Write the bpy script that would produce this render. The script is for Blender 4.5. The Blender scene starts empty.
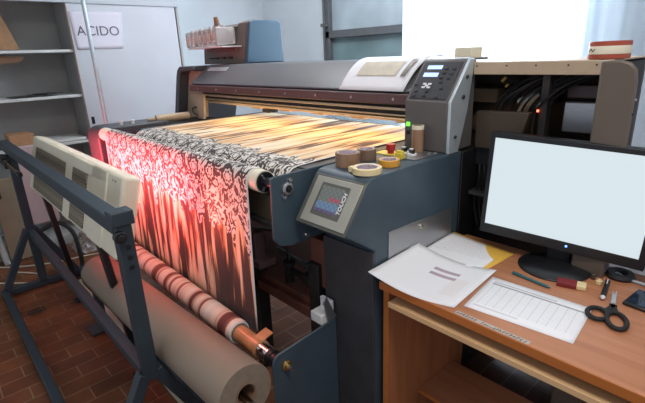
import bpy, bmesh, math, random
from mathutils import Vector, Matrix
random.seed(7)
scene = bpy.context.scene
C = scene.collection
PI = math.pi

# ------------------------------------------------------------------ materials
def nm(name):
    m = bpy.data.materials.new(name); m.use_nodes = True
    nt = m.node_tree; nt.nodes.clear()
    out = nt.nodes.new('ShaderNodeOutputMaterial')
    b = nt.nodes.new('ShaderNodeBsdfPrincipled')
    nt.links.new(b.outputs[0], out.inputs[0])
    return m, nt, b, out
def N(nt, t, **kw):
    n = nt.nodes.new(t)
    for k, v in kw.items():
        if k.startswith('i_'):
            key = k[2:]
            key = int(key) if key.isdigit() else key
            n.inputs[key].default_value = v
        else: setattr(n, k, v)
    return n
def ramp(nt, stops, interp='LINEAR'):
    r = nt.nodes.new('ShaderNodeValToRGB'); e = r.color_ramp.elements
    r.color_ramp.interpolation = interp
    while len(e) < len(stops): e.new(0.5)
    for i, (p, c) in enumerate(stops):
        e[i].position = p; e[i].color = (*c, 1)
    return r
def math_(nt, op, a, b=None, clamp=False):
    m = nt.nodes.new('ShaderNodeMath'); m.operation = op; m.use_clamp = clamp
    for i, v in enumerate((a, b)):
        if v is None: continue
        if isinstance(v, (int, float)): m.inputs[i].default_value = v
        else: nt.links.new(v, m.inputs[i])
    return m.outputs[0]
def mixc(nt, f, a, b, mode='MIX'):
    m = nt.nodes.new('ShaderNodeMix'); m.data_type = 'RGBA'; m.blend_type = mode
    for sock, v in ((m.inputs[0], f), (m.inputs[6], a), (m.inputs[7], b)):
        if isinstance(v, (int, float)): sock.default_value = v
        elif isinstance(v, tuple): sock.default_value = (*v, 1)
        else: nt.links.new(v, sock)
    return m.outputs[2]

def plain(name, col, rough=.5, metal=0, var=.12, scale=18, bump=0, coat=0, emis=None, es=1, stretch=(1,1,1), trans=0, alpha=1, spec=.5):
    m, nt, b, out = nm(name)
    tc = N(nt, 'ShaderNodeTexCoord'); mp = N(nt, 'ShaderNodeMapping'); mp.inputs['Scale'].default_value = stretch
    nt.links.new(tc.outputs['Object'], mp.inputs[0])
    no = N(nt, 'ShaderNodeTexNoise'); no.inputs['Scale'].default_value = scale; no.inputs['Detail'].default_value = 5
    nt.links.new(mp.outputs[0], no.inputs['Vector'])
    lo = tuple(max(0, c*(1-var)) for c in col); hi = tuple(min(1, c*(1+var)) for c in col)
    r = ramp(nt, [(.3, lo), (.7, hi)]); nt.links.new(no.outputs[0], r.inputs[0])
    nt.links.new(r.outputs[0], b.inputs['Base Color'])
    b.inputs['Roughness'].default_value = rough; b.inputs['Metallic'].default_value = metal
    b.inputs['Coat Weight'].default_value = coat; b.inputs['Specular IOR Level'].default_value = spec
    b.inputs['Transmission Weight'].default_value = trans; b.inputs['Alpha'].default_value = alpha
    if bump:
        bp = N(nt, 'ShaderNodeBump'); bp.inputs['Strength'].default_value = bump; bp.inputs['Distance'].default_value = .002
        nt.links.new(no.outputs[0], bp.inputs['Height']); nt.links.new(bp.outputs[0], b.inputs['Normal'])
    if emis:
        b.inputs['Emission Color'].default_value = (*emis, 1); b.inputs['Emission Strength'].default_value = es
    return m

M = {}
M['blue'] = plain('slate_blue_paint', (.050, .078, .102), .42, 0, .12, 9, .05)
M['trestle'] = plain('dark_slate_trestle_paint', (.028, .042, .054), .45, 0, .15, 9, .05)
M['bluelight'] = plain('sky_blue_paint', (.040, .090, .135), .38, 0, .05, 6)
M['dark'] = plain('charcoal_paint', (.045, .045, .05), .45, 0, .15, 12)
M['grey'] = plain('warm_grey_cover', (.115, .115, .122), .42, 0, .06, 7)
M['redglow'] = plain('red_glow_brown_metal', (.20, .075, .05), .45, 0, .25, 7)  # red heater glow under the bed is mixed into this brown
M['bandgrey'] = plain('dark_grey_cover', (.06, .065, .075), .4, 0, .1, 7)
M['maroon'] = plain('maroon_grey_ledge', (.10, .055, .055), .4, 0, .1, 7)
M['brownplastic'] = plain('brown_grey_plastic', (.13, .10, .078), .4, 0, .06, 9)
M['beige'] = plain('beige_metal', (.50, .38, .26), .5, .1, .1, 12)
M['cream'] = plain('cream_plastic', (.84, .77, .59), .5, 0, .05, 5)
M['black'] = plain('black_plastic', (.012, .012, .014), .35, 0, .2, 20)
M['blackrub'] = plain('black_rubber', (.012, .011, .012), .65, 0, .2, 20)
M['interior'] = plain('dark_interior_metal', (.03, .026, .024), .6, .2, .4, 14)
M['steel'] = plain('brushed_steel', (.42, .43, .45), .32, .85, .08, 30, stretch=(1, 8, 8))
M['silver'] = plain('satin_silver', (.58, .66, .70), .38, .5, .06, 20)
M['plate'] = plain('polished_pale_plate', (.72, .78, .84), .22, .75, .03, 8)
M['chrome'] = plain('chrome', (.75, .74, .72), .15, 1, .03, 20)
M['gold'] = plain('warm_brass_rail', (.62, .50, .36), .38, .85, .1, 20)
M['brass'] = plain('brass_fitting', (.55, .36, .12), .3, .9, .2, 30)
M['white'] = plain('white_plastic', (.75, .75, .74), .4, 0, .04, 10)
M['paper'] = plain('white_paper', (.82, .82, .84), .75, 0, .02, 6)
M['yellow'] = plain('yellow_card', (.85, .50, .08), .6, 0, .04, 10)
M['yellowplastic'] = plain('yellow_plastic', (.85, .65, .08), .4, 0, .04, 10)
M['red'] = plain('red_plastic', (.55, .03, .03), .35, 0, .05, 10)
M['card'] = plain('brown_cardboard', (.45, .25, .13), .75, 0, .1, 30)
M['carddark'] = plain('dull_cardboard', (.22, .12, .07), .8, 0, .1, 30)
M['tapebrown'] = plain('brown_parcel_tape', (.30, .17, .10), .35, 0, .08, 60, stretch=(1, 1, .1))
M['tapedark'] = plain('dark_parcel_tape', (.22, .14, .10), .35, 0, .08, 60)
M['tapecream'] = plain('cream_masking_tape', (.82, .66, .36), .6, 0, .05, 40)
M['tapeorange'] = plain('orange_tape', (.75, .35, .04), .35, 0, .05, 40)
M['taperust'] = plain('rust_red_tape', (.42, .08, .04), .4, 0, .1, 40)
M['label'] = plain('printed_label', (.62, .50, .55), .6, 0, .3, 120)
M['kraft'] = plain('grey_beige_paper_roll', (.27, .205, .15), .62, 0, .06, 5, .05, stretch=(.3, 1, 1))
M['kraftend'] = plain('paper_roll_end', (.25, .19, .14), .7, 0, .12, 60)
M['hose'] = plain('black_hose', (.01, .01, .01), .4, 0, .1, 10)
M['cable_white'] = plain('pale_cable', (.55, .47, .36), .5, 0, .1, 10)
M['glassy'] = plain('clear_film', (.34, .29, .26), .15, 0, .5, 14, trans=.25, bump=.3)
M['frosty'] = plain('translucent_bottle', (.88, .86, .84), .12, 0, .04, 20, trans=.8)
M['cardcream2'] = plain('beige_bottle_label', (.50, .42, .34), .5, 0, .2, 40)
M['ink'] = plain('dark_reddish_ink_row', (.12, .04, .035), .4, 0, .5, 90)
M['cabinet'] = plain('cabinet_grey_paint', (.42, .46, .50), .5, 0, .05, 5)
M['cabinetdoor'] = plain('cabinet_door_paint', (.50, .53, .57), .42, 0, .04, 3)
M['cabin'] = plain('cabinet_inside_paint', (.36, .36, .35), .6, 0, .12, 3)
M['shelf'] = plain('pale_shelf_paint', (.60, .62, .60), .5, 0, .04, 8)
M['rodwhite'] = plain('old_pale_wood_rod', (.55, .48, .36), .6, 0, .1, 10)
M['wall'] = plain('pale_blue_grey_plaster', (.66, .74, .79), .85, 0, .05, 2.5, .2)
M['ceil'] = plain('white_ceiling', (.7, .7, .7), .9, 0, .03, 3)
M['frame'] = plain('dark_grey_window_frame', (.13, .14, .15), .5, .1, .1, 12)
M['pink'] = plain('pale_mauve_plastic', (.50, .40, .40), .6, 0, .08, 5)
M['tan'] = plain('tan_board', (.38, .30, .20), .7, 0, .08, 8)
M['teal'] = plain('teal_pen', (.03, .14, .17), .3, 0, .1, 30)
M['maroonbox'] = plain('maroon_card', (.22, .02, .025), .45, 0, .1, 60)
M['graybox'] = plain('brown_grey_tin', (.085, .062, .045), .4, .3, .08, 6)
M['bezel'] = plain('champagne_bezel', (.42, .41, .35), .38, .2, .04, 10)
M['bezeldark'] = plain('olive_grey_bezel', (.12, .12, .10), .4, 0, .06, 10)
M['core'] = plain('cardboard_core', (.55, .27, .12), .4, 0, .18, 22, .2, coat=.3)
M['led'] = plain('green_led', (.1, .6, .05), .4, emis=(.15, 1, .05), es=1.5)
M['ledblue'] = plain('blue_led', (.05, .1, .6), .4, emis=(.1, .25, 1), es=4)
M['lcd'] = plain('pale_blue_lcd', (.4, .55, .8), .4, emis=(.42, .58, .95), es=.85)
M['button'] = plain('keypad_button', (.008, .008, .01), .35, 0, .1, 10)
M['unit'] = plain('brown_grey_unit_plastic', (.115, .104, .10), .42, 0, .08, 9)
M['bayback'] = plain('bay_sheet_metal', (.085, .066, .060), .5, .2, .3, 9)
M['keypad'] = plain('keypad_film', (.030, .030, .036), .4, 0, .1, 10)
M['wheel'] = plain('red_lamp_tube', (.6, .05, .03), .4, emis=(1, .10, .05), es=6)
M['warmlamp'] = plain('warm_lamp_tube', (.8, .5, .2), .4, emis=(1, .6, .2), es=2)

def screen_mat():
    m, nt, b, out = nm('monitor_screen_light')
    b.inputs['Base Color'].default_value = (.02, .02, .02, 1)
    b.inputs['Roughness'].default_value = .5
    b.inputs['Emission Color'].default_value = (.55, .63, .665, 1)
    b.inputs['Emission Strength'].default_value = 1.0
    return m
M['screen'] = screen_mat()

def touch_mat():
    m, nt, b, out = nm('touch_panel_picture')
    tc = N(nt, 'ShaderNodeTexCoord'); sp = N(nt, 'ShaderNodeSeparateXYZ'); nt.links.new(tc.outputs['UV'], sp.inputs[0])
    r = ramp(nt, [(0, (.13, .10, .20)), (.12, (.16, .27, .42)), (.38, (.20, .30, .42)), (.40, (.17, .22, .18)), (.5, (.18, .21, .19)), (1, (.20, .24, .20))], 'CONSTANT')
    nt.links.new(sp.outputs[1], r.inputs[0])
    # pink block on the right at mid height
    a = math_(nt, 'GREATER_THAN', sp.outputs[0], .48); c = math_(nt, 'GREATER_THAN', sp.outputs[1], .46); d = math_(nt, 'LESS_THAN', sp.outputs[1], .60)
    k = math_(nt, 'MULTIPLY', math_(nt, 'MULTIPLY', a, c), d)
    c1 = mixc(nt, k, r.outputs[0], (.45, .10, .16))
    w = N(nt, 'ShaderNodeTexChecker'); w.inputs['Scale'].default_value = 9
    w.inputs['Color1'].default_value = (.8, .75, .85, 1); w.inputs['Color2'].default_value = (1.15, 1.15, 1.15, 1)
    nt.links.new(tc.outputs['UV'], w.inputs[0])
    c2 = mixc(nt, .7, c1, w.outputs[0], 'MULTIPLY')
    nt.links.new(c2, b.inputs['Emission Color']); b.inputs['Emission Strength'].default_value = .5
    b.inputs['Base Color'].default_value = (.03, .03, .03, 1); b.inputs['Roughness'].default_value = .3
    return m
M['touch'] = touch_mat()

def floor_mat():
    m, nt, b, out = nm('terracotta_floor_tiles')
    tc = N(nt, 'ShaderNodeTexCoord'); mp = N(nt, 'ShaderNodeMapping'); mp.inputs['Rotation'].default_value = (0, 0, PI/2)
    nt.links.new(tc.outputs['Object'], mp.inputs[0])
    br = N(nt, 'ShaderNodeTexBrick'); br.offset = .5
    br.inputs['Scale'].default_value = 1; br.inputs['Brick Width'].default_value = .21; br.inputs['Row Height'].default_value = .105
    br.inputs['Mortar Size'].default_value = .0032; br.inputs['Mortar Smooth'].default_value = .3; br.inputs['Bias'].default_value = -.2
    br.inputs['Color1'].default_value = (.19, .064, .023, 1); br.inputs['Color2'].default_value = (.13, .040, .016, 1); br.inputs['Mortar'].default_value = (.28, .18, .10, 1)
    nt.links.new(mp.outputs[0], br.inputs[0])
    no = N(nt, 'ShaderNodeTexNoise'); no.inputs['Scale'].default_value = 6; no.inputs['Detail'].default_value = 6; nt.links.new(tc.outputs['Object'], no.inputs[0])
    r = ramp(nt, [(.3, (.6, .6, .6)), (.7, (1.15, 1.1, 1.1))]); nt.links.new(no.outputs[0], r.inputs[0])
    c = mixc(nt, 1.0, br.outputs[0], r.outputs[0], 'MULTIPLY'); nt.links.new(c, b.inputs['Base Color'])
    b.inputs['Roughness'].default_value = .42
    bp = N(nt, 'ShaderNodeBump'); bp.inputs['Strength'].default_value = .3; bp.inputs['Distance'].default_value = .002; bp.invert = True
    nt.links.new(br.outputs['Fac'], bp.inputs['Height']); nt.links.new(bp.outputs[0], b.inputs['Normal'])
    return m
M['floor'] = floor_mat()

def wood(name, c1, c2, rough=.4, axis=0, sc=1.):
    m, nt, b, out = nm(name)
    tc = N(nt, 'ShaderNodeTexCoord'); mp = N(nt, 'ShaderNodeMapping')
    s = [14*sc]*3; s[axis] = 1.2*sc; mp.inputs['Scale'].default_value = s
    nt.links.new(tc.outputs['Object'], mp.inputs[0])
    no = N(nt, 'ShaderNodeTexNoise'); no.inputs['Scale'].default_value = 2.2; no.inputs['Detail'].default_value = 8; no.inputs['Distortion'].default_value = .6
    nt.links.new(mp.outputs[0], no.inputs[0])
    mid = tuple((a+d)/2 for a, d in zip(c1, c2))
    r = ramp(nt, [(.32, c1), (.5, mid), (.68, c2)]); nt.links.new(no.outputs[0], r.inputs[0])
    nt.links.new(r.outputs[0], b.inputs['Base Color']); b.inputs['Roughness'].default_value = rough
    return m
M['cherry'] = wood('cherry_veneer', (.42, .165, .078), (.54, .235, .118), .36)
M['cherryv'] = wood('cherry_veneer_upright', (.34, .12, .045), (.46, .175, .075), .4, 2)
M['edge'] = wood('orange_edge_band', (.46, .14, .028), (.52, .17, .04), .4)
M['beech'] = wood('beech_tray_wood', (.66, .42, .20), (.74, .50, .26), .45)

def fabric_mat():
    m, nt, b, out = nm('printed_fabric_flame_and_lace')
    uv = N(nt, 'ShaderNodeUVMap'); uv.uv_map = 'UVMap'
    sp = N(nt, 'ShaderNodeSeparateXYZ'); nt.links.new(uv.outputs[0], sp.inputs[0])
    U, V = sp.outputs[0], sp.outputs[1]
    # --- long flames running along the cloth
    def noise(scale3, sc=1, detail=3, rough=.5, dist=0, off=0):
        mp = N(nt, 'ShaderNodeMapping'); mp.inputs['Scale'].default_value = scale3; mp.inputs['Location'].default_value = (off, off*.7, 0)
        nt.links.new(uv.outputs[0], mp.inputs[0])
        n = N(nt, 'ShaderNodeTexNoise'); n.inputs['Scale'].default_value = sc; n.inputs['Detail'].default_value = detail
        n.inputs['Roughness'].default_value = rough; n.inputs['Distortion'].default_value = dist
        nt.links.new(mp.outputs[0], n.inputs[0]); return n.outputs[0]
    fine = noise((26, 2.4, 1), 1, 3, .5, .35)
    big = noise((8, 1.7, 1), 1, 2, .5, .2, 3.3)
    warm = noise((16, .9, 1), 1, 2, .5, 0, 8.1)
    streak = math_(nt, 'ADD', math_(nt, 'MULTIPLY', fine, .62), math_(nt, 'MULTIPLY', big, .42))
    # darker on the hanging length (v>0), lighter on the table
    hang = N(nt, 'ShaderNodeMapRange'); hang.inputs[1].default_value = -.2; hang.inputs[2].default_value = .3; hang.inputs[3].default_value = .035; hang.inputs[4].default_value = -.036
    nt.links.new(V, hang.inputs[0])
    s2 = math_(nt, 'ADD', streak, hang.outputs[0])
    flame = ramp(nt, [(.455, (.035, .014, .010)), (.485, (.14, .055, .025)), (.51, (.60, .36, .17)), (.545, (.84, .70, .50)), (.66, (.88, .82, .72))])
    nt.links.new(s2, flame.inputs[0])
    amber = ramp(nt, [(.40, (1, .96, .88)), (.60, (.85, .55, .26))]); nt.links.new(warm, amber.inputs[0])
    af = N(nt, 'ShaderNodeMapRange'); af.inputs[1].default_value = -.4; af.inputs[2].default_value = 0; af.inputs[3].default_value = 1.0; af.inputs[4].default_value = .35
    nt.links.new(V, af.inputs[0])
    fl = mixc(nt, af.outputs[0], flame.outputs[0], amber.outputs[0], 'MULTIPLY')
    # --- lace band: rosettes and scrolls
    scr = noise((1, .75, 1), 22, 2, .45, .6, 2)
    scr2 = noise((1, 1, 1), 48, 2, .5, .4, 7)
    curl = math_(nt, 'SINE', math_(nt, 'MULTIPLY', scr, 32.0))
    curl2 = math_(nt, 'SINE', math_(nt, 'MULTIPLY', scr2, 20.0))
    cu = math_(nt, 'ADD', math_(nt, 'MULTIPLY', curl, .62), math_(nt, 'MULTIPLY', curl2, .38))
    # rows of round flowers
    wobu = math_(nt, 'ADD', U, math_(nt, 'MULTIPLY', scr, .02))
    fu = math_(nt, 'MULTIPLY', math_(nt, 'SUBTRACT', math_(nt, 'FRACT', math_(nt, 'MULTIPLY', wobu, 7.5)), .5), .1333)
    fv = math_(nt, 'SUBTRACT', math_(nt, 'PINGPONG', math_(nt, 'ADD', V, .005), .075), .075)
    rr = math_(nt, 'SQRT', math_(nt, 'ADD', math_(nt, 'MULTIPLY', fu, fu), math_(nt, 'MULTIPLY', fv, fv)))
    an = math_(nt, 'ARCTAN2', fu, fv)
    pet = math_(nt, 'MULTIPLY', math_(nt, 'SINE', math_(nt, 'MULTIPLY', an, 8.0)), .0035)
    rp = math_(nt, 'ADD', rr, pet)
    inrow = math_(nt, 'ADD', math_(nt, 'MULTIPLY', math_(nt, 'GREATER_THAN', V, .02), math_(nt, 'LESS_THAN', V, .125)), math_(nt, 'LESS_THAN', V, -.13), True)
    disc = math_(nt, 'MULTIPLY', inrow, math_(nt, 'LESS_THAN', rp, .042))
    heart = math_(nt, 'LESS_THAN', rr, .015)
    petal = math_(nt, 'MULTIPLY', math_(nt, 'LESS_THAN', rp, .029), math_(nt, 'GREATER_THAN', rp, .021))
    flo = math_(nt, 'MAXIMUM', heart, petal)
    bias = N(nt, 'ShaderNodeMapRange'); bias.inputs[1].default_value = .0; bias.inputs[2].default_value = .25; bias.inputs[3].default_value = .10; bias.inputs[4].default_value = -.12
    nt.links.new(V, bias.inputs[0])
    scroll = math_(nt, 'LESS_THAN', math_(nt, 'ADD', cu, bias.outputs[0]), -.02)
    lk = math_(nt, 'ADD', math_(nt, 'MULTIPLY', scroll, math_(nt, 'SUBTRACT', 1.0, disc)), math_(nt, 'MULTIPLY', flo, disc), True)
    lace = N(nt, 'ShaderNodeMix'); lace.data_type = 'RGBA'
    nt.links.new(lk, lace.inputs[0]); lace.inputs[6].default_value = (.050, .032, .030, 1); lace.inputs[7].default_value = (.76, .70, .62, 1)
    # band limits, ragged like flames running into it
    edge = noise((16, .4, 1), 1, 2, .5, 0, 4.2)
    lim = math_(nt, 'ADD', .05, math_(nt, 'MULTIPLY', edge, .40))
    limu = math_(nt, 'ADD', lim, math_(nt, 'MULTIPLY', math_(nt, 'ADD', U, 2.0), .05))
    fray = math_(nt, 'ADD', limu, math_(nt, 'MULTIPLY', math_(nt, 'SUBTRACT', scr, .5), .10))
    k1 = math_(nt, 'LESS_THAN', V, fray)
    lim2 = math_(nt, 'SUBTRACT', -.30, math_(nt, 'MULTIPLY', math_(nt, 'SUBTRACT', edge, .3), .22))
    k2 = math_(nt, 'GREATER_THAN', V, lim2)
    k = math_(nt, 'MULTIPLY', k1, k2)
    col = mixc(nt, k, fl, lace.outputs[2])
    # plain selvedge at both borders
    e1 = math_(nt, 'GREATER_THAN', U, -1.288); e2 = math_(nt, 'LESS_THAN', U, -2.765)
    col = mixc(nt, math_(nt, 'MAXIMUM', e1, e2), col, (.80, .74, .70))
    nt.links.new(col, b.inputs['Base Color']); b.inputs['Roughness'].default_value = .75
    b.inputs['Sheen Weight'].default_value = .15
    return m
M['fabric'] = fabric_mat()

def wound_mat():
    m, nt, b, out = nm('wound_fabric_bands')
    tc = N(nt, 'ShaderNodeTexCoord'); sp = N(nt, 'ShaderNodeSeparateXYZ'); nt.links.new(tc.outputs['Object'], sp.inputs[0])
    cb = N(nt, 'ShaderNodeCombineXYZ'); nt.links.new(sp.outputs[0], cb.inputs[0])
    wob = N(nt, 'ShaderNodeTexNoise'); wob.inputs['Scale'].default_value = 5; nt.links.new(tc.outputs['Object'], wob.inputs[0])
    nt.links.new(math_(nt, 'MULTIPLY', wob.outputs[0], .012), cb.inputs[1])
    mp = N(nt, 'ShaderNodeMapping'); mp.inputs['Scale'].default_value = (16, 16, 1); nt.links.new(cb.outputs[0], mp.inputs[0])
    n = N(nt, 'ShaderNodeTexNoise'); n.inputs['Scale'].default_value = 1; n.inputs['Detail'].default_value = 3; n.inputs['Roughness'].default_value = .55
    nt.links.new(mp.outputs[0], n.inputs[0])
    r = ramp(nt, [(.36, (.14, .05, .045)), (.43, (.25, .10, .08)), (.465, (.50, .28, .20)), (.50, (.78, .64, .52)), (.7, (.85, .80, .74))]); nt.links.new(n.outputs[0], r.inputs[0])
    nt.links.new(r.outputs[0], b.inputs['Base Color']); b.inputs['Roughness'].default_value = .7
    return m
M['wound'] = wound_mat()

def sheet_mat(name, kind):
    m, nt, b, out = nm(name)
    uv = N(nt, 'ShaderNodeUVMap'); uv.uv_map = 'UVMap'
    sp = N(nt, 'ShaderNodeSeparateXYZ'); nt.links.new(uv.outputs[0], sp.inputs[0]); U, V = sp.outputs[0], sp.outputs[1]
    def box(a, bb, c, d):
        return math_(nt, 'MULTIPLY', math_(nt, 'MULTIPLY', math_(nt, 'GREATER_THAN', U, a), math_(nt, 'LESS_THAN', U, bb)), math_(nt, 'MULTIPLY', math_(nt, 'GREATER_THAN', V, c), math_(nt, 'LESS_THAN', V, d)))
    base = (.90, .90, .92)
    if kind == 'table':
        br = N(nt, 'ShaderNodeTexBrick'); br.offset = 0; br.inputs['Scale'].default_value = 1
        br.inputs['Brick Width'].default_value = .082; br.inputs['Row Height'].default_value = .052; br.inputs['Mortar Size'].default_value = .003; br.inputs['Mortar Smooth'].default_value = .2
        br.inputs['Color1'].default_value = (*base, 1); br.inputs['Color2'].default_value = (.88, .88, .91, 1); br.inputs['Mortar'].default_value = (.62, .62, .68, 1)
        nt.links.new(uv.outputs[0], br.inputs[0])
        col = mixc(nt, box(.06, .95, .17, .80), base, br.outputs[0])
        col = mixc(nt, box(.06, .95, .80, .835), col, (.35, .35, .40))
        col = mixc(nt, math_(nt, 'MULTIPLY', box(.06, .5, .10, .14), .35), col, (.35, .35, .38))
        col = mixc(nt, math_(nt, 'MULTIPLY', box(.06, .7, .86, .90), .55), col, (.35, .35, .38))
    elif kind == 'text':
        mp = N(nt, 'ShaderNodeMapping'); mp.inputs['Scale'].default_value = (60, 22, 1); nt.links.new(uv.outputs[0], mp.inputs[0])
        n = N(nt, 'ShaderNodeTexNoise'); n.inputs['Scale'].default_value = 1; n.inputs['Detail'].default_value = 2; nt.links.new(mp.outputs[0], n.inputs[0])
        lines = math_(nt, 'GREATER_THAN', math_(nt, 'SINE', math_(nt, 'MULTIPLY', V, 120.)), .2)
        k = math_(nt, 'MULTIPLY', math_(nt, 'MULTIPLY', lines, math_(nt, 'GREATER_THAN', n.outputs[0], .45)), .3)
        col = mixc(nt, math_(nt, 'MULTIPLY', k, box(.05, .95, .42, .93)), base, (.32, .30, .36))
    elif kind == 'marks':
        col = mixc(nt, box(.40, .71, .66, .72), base, (.50, .38, .45))
        col = mixc(nt, box(.41, .72, .54, .60), col, (.50, .38, .45))
        col = mixc(nt, math_(nt, 'MULTIPLY', box(.70, .88, .2, .6), .15), col, (.75, .5, .45))
    elif kind == 'sign':
        col = base
    if isinstance(col, tuple): b.inputs['Base Color'].default_value = (*col, 1)
    else: nt.links.new(col, b.inputs['Base Color'])
    b.inputs['Roughness'].default_value = .75
    return m
M['sheettable'] = sheet_mat('table_printout', 'table')
M['sheettext'] = sheet_mat('text_printout', 'text')
M['sheetmarks'] = sheet_mat('printout_with_mauve_bars', 'marks')
M['signpaper'] = plain('sign_paper', (.62, .61, .68), .7, 0, .02, 5)
M['mauveink'] = plain('grey_ink', (.10, .10, .13), .7)
M['handink'] = plain('dark_marker_ink', (.05, .04, .05), .7)
M['tapestrip'] = plain('greyish_label_tape', (.52, .44, .38), .5, 0, .05, 20)

def grille_mat():
    m, nt, b, out = nm('perforated_grille')
    tc = N(nt, 'ShaderNodeTexCoord'); vo = N(nt, 'ShaderNodeTexVoronoi'); vo.inputs['Scale'].default_value = 75; vo.inputs['Randomness'].default_value = .1
    nt.links.new(tc.outputs['Object'], vo.inputs[0])
    r = ramp(nt, [(.25, (.04, .034, .026)), (.4, (.30, .25, .18))]); nt.links.new(vo.outputs['Distance'], r.inputs[0])
    nt.links.new(r.outputs[0], b.inputs['Base Color']); b.inputs['Roughness'].default_value = .5; b.inputs['Metallic'].default_value = .3
    return m
M['grille'] = grille_mat()

def curtain_mat():
    m, nt, b, out = nm('sheer_white_curtain')
    d = N(nt, 'ShaderNodeBsdfDiffuse'); d.inputs[0].default_value = (.78, .82, .86, 1)
    t = N(nt, 'ShaderNodeBsdfTranslucent'); t.inputs[0].default_value = (.86, .91, .96, 1)
    tr = N(nt, 'ShaderNodeBsdfTransparent'); tr.inputs[0].default_value = (.95, .97, 1, 1)
    a = N(nt, 'ShaderNodeMixShader'); a.inputs[0].default_value = .6; nt.links.new(d.outputs[0], a.inputs[1]); nt.links.new(t.outputs[0], a.inputs[2])
    tc = N(nt, 'ShaderNodeTexCoord'); no = N(nt, 'ShaderNodeTexNoise'); no.inputs['Scale'].default_value = 3; nt.links.new(tc.outputs['Object'], no.inputs[0])
    mr = N(nt, 'ShaderNodeMapRange'); mr.inputs[3].default_value = .25; mr.inputs[4].default_value = .38; nt.links.new(no.outputs[0], mr.inputs[0])
    c = N(nt, 'ShaderNodeMixShader'); nt.links.new(mr.outputs[0], c.inputs[0]); nt.links.new(a.outputs[0], c.inputs[1]); nt.links.new(tr.outputs[0], c.inputs[2])
    nt.links.new(c.outputs[0], out.inputs[0]); nt.nodes.remove(b)
    return m
M['curtain'] = curtain_mat()
def glass_mat(name, tint, alpha):
    m, nt, b, out = nm(name)
    b.inputs['Base Color'].default_value = (*tint, 1); b.inputs['Roughness'].default_value = .12
    tr = N(nt, 'ShaderNodeBsdfTransparent'); mx = N(nt, 'ShaderNodeMixShader'); mx.inputs[0].default_value = alpha
    tc = N(nt, 'ShaderNodeTexCoord'); no = N(nt, 'ShaderNodeTexNoise'); no.inputs['Scale'].default_value = 2.5; nt.links.new(tc.outputs['Object'], no.inputs[0])
    r = ramp(nt, [(.3, tuple(c*.8 for c in tint)), (.7, tuple(min(1, c*1.25) for c in tint))]); nt.links.new(no.outputs[0], r.inputs[0]); nt.links.new(r.outputs[0], b.inputs['Base Color'])
    nt.links.new(tr.outputs[0], mx.inputs[1]); nt.links.new(b.outputs[0], mx.inputs[2]); nt.links.new(mx.outputs[0], out.inputs[0])
    return m
M['glass'] = glass_mat('clear_glass', (.8, .9, .9), .06)
M['paneup'] = glass_mat('frosted_pane', (.42, .50, .55), .96)
M['panelow'] = glass_mat('teal_pane', (.20, .30, .32), .9)

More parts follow.
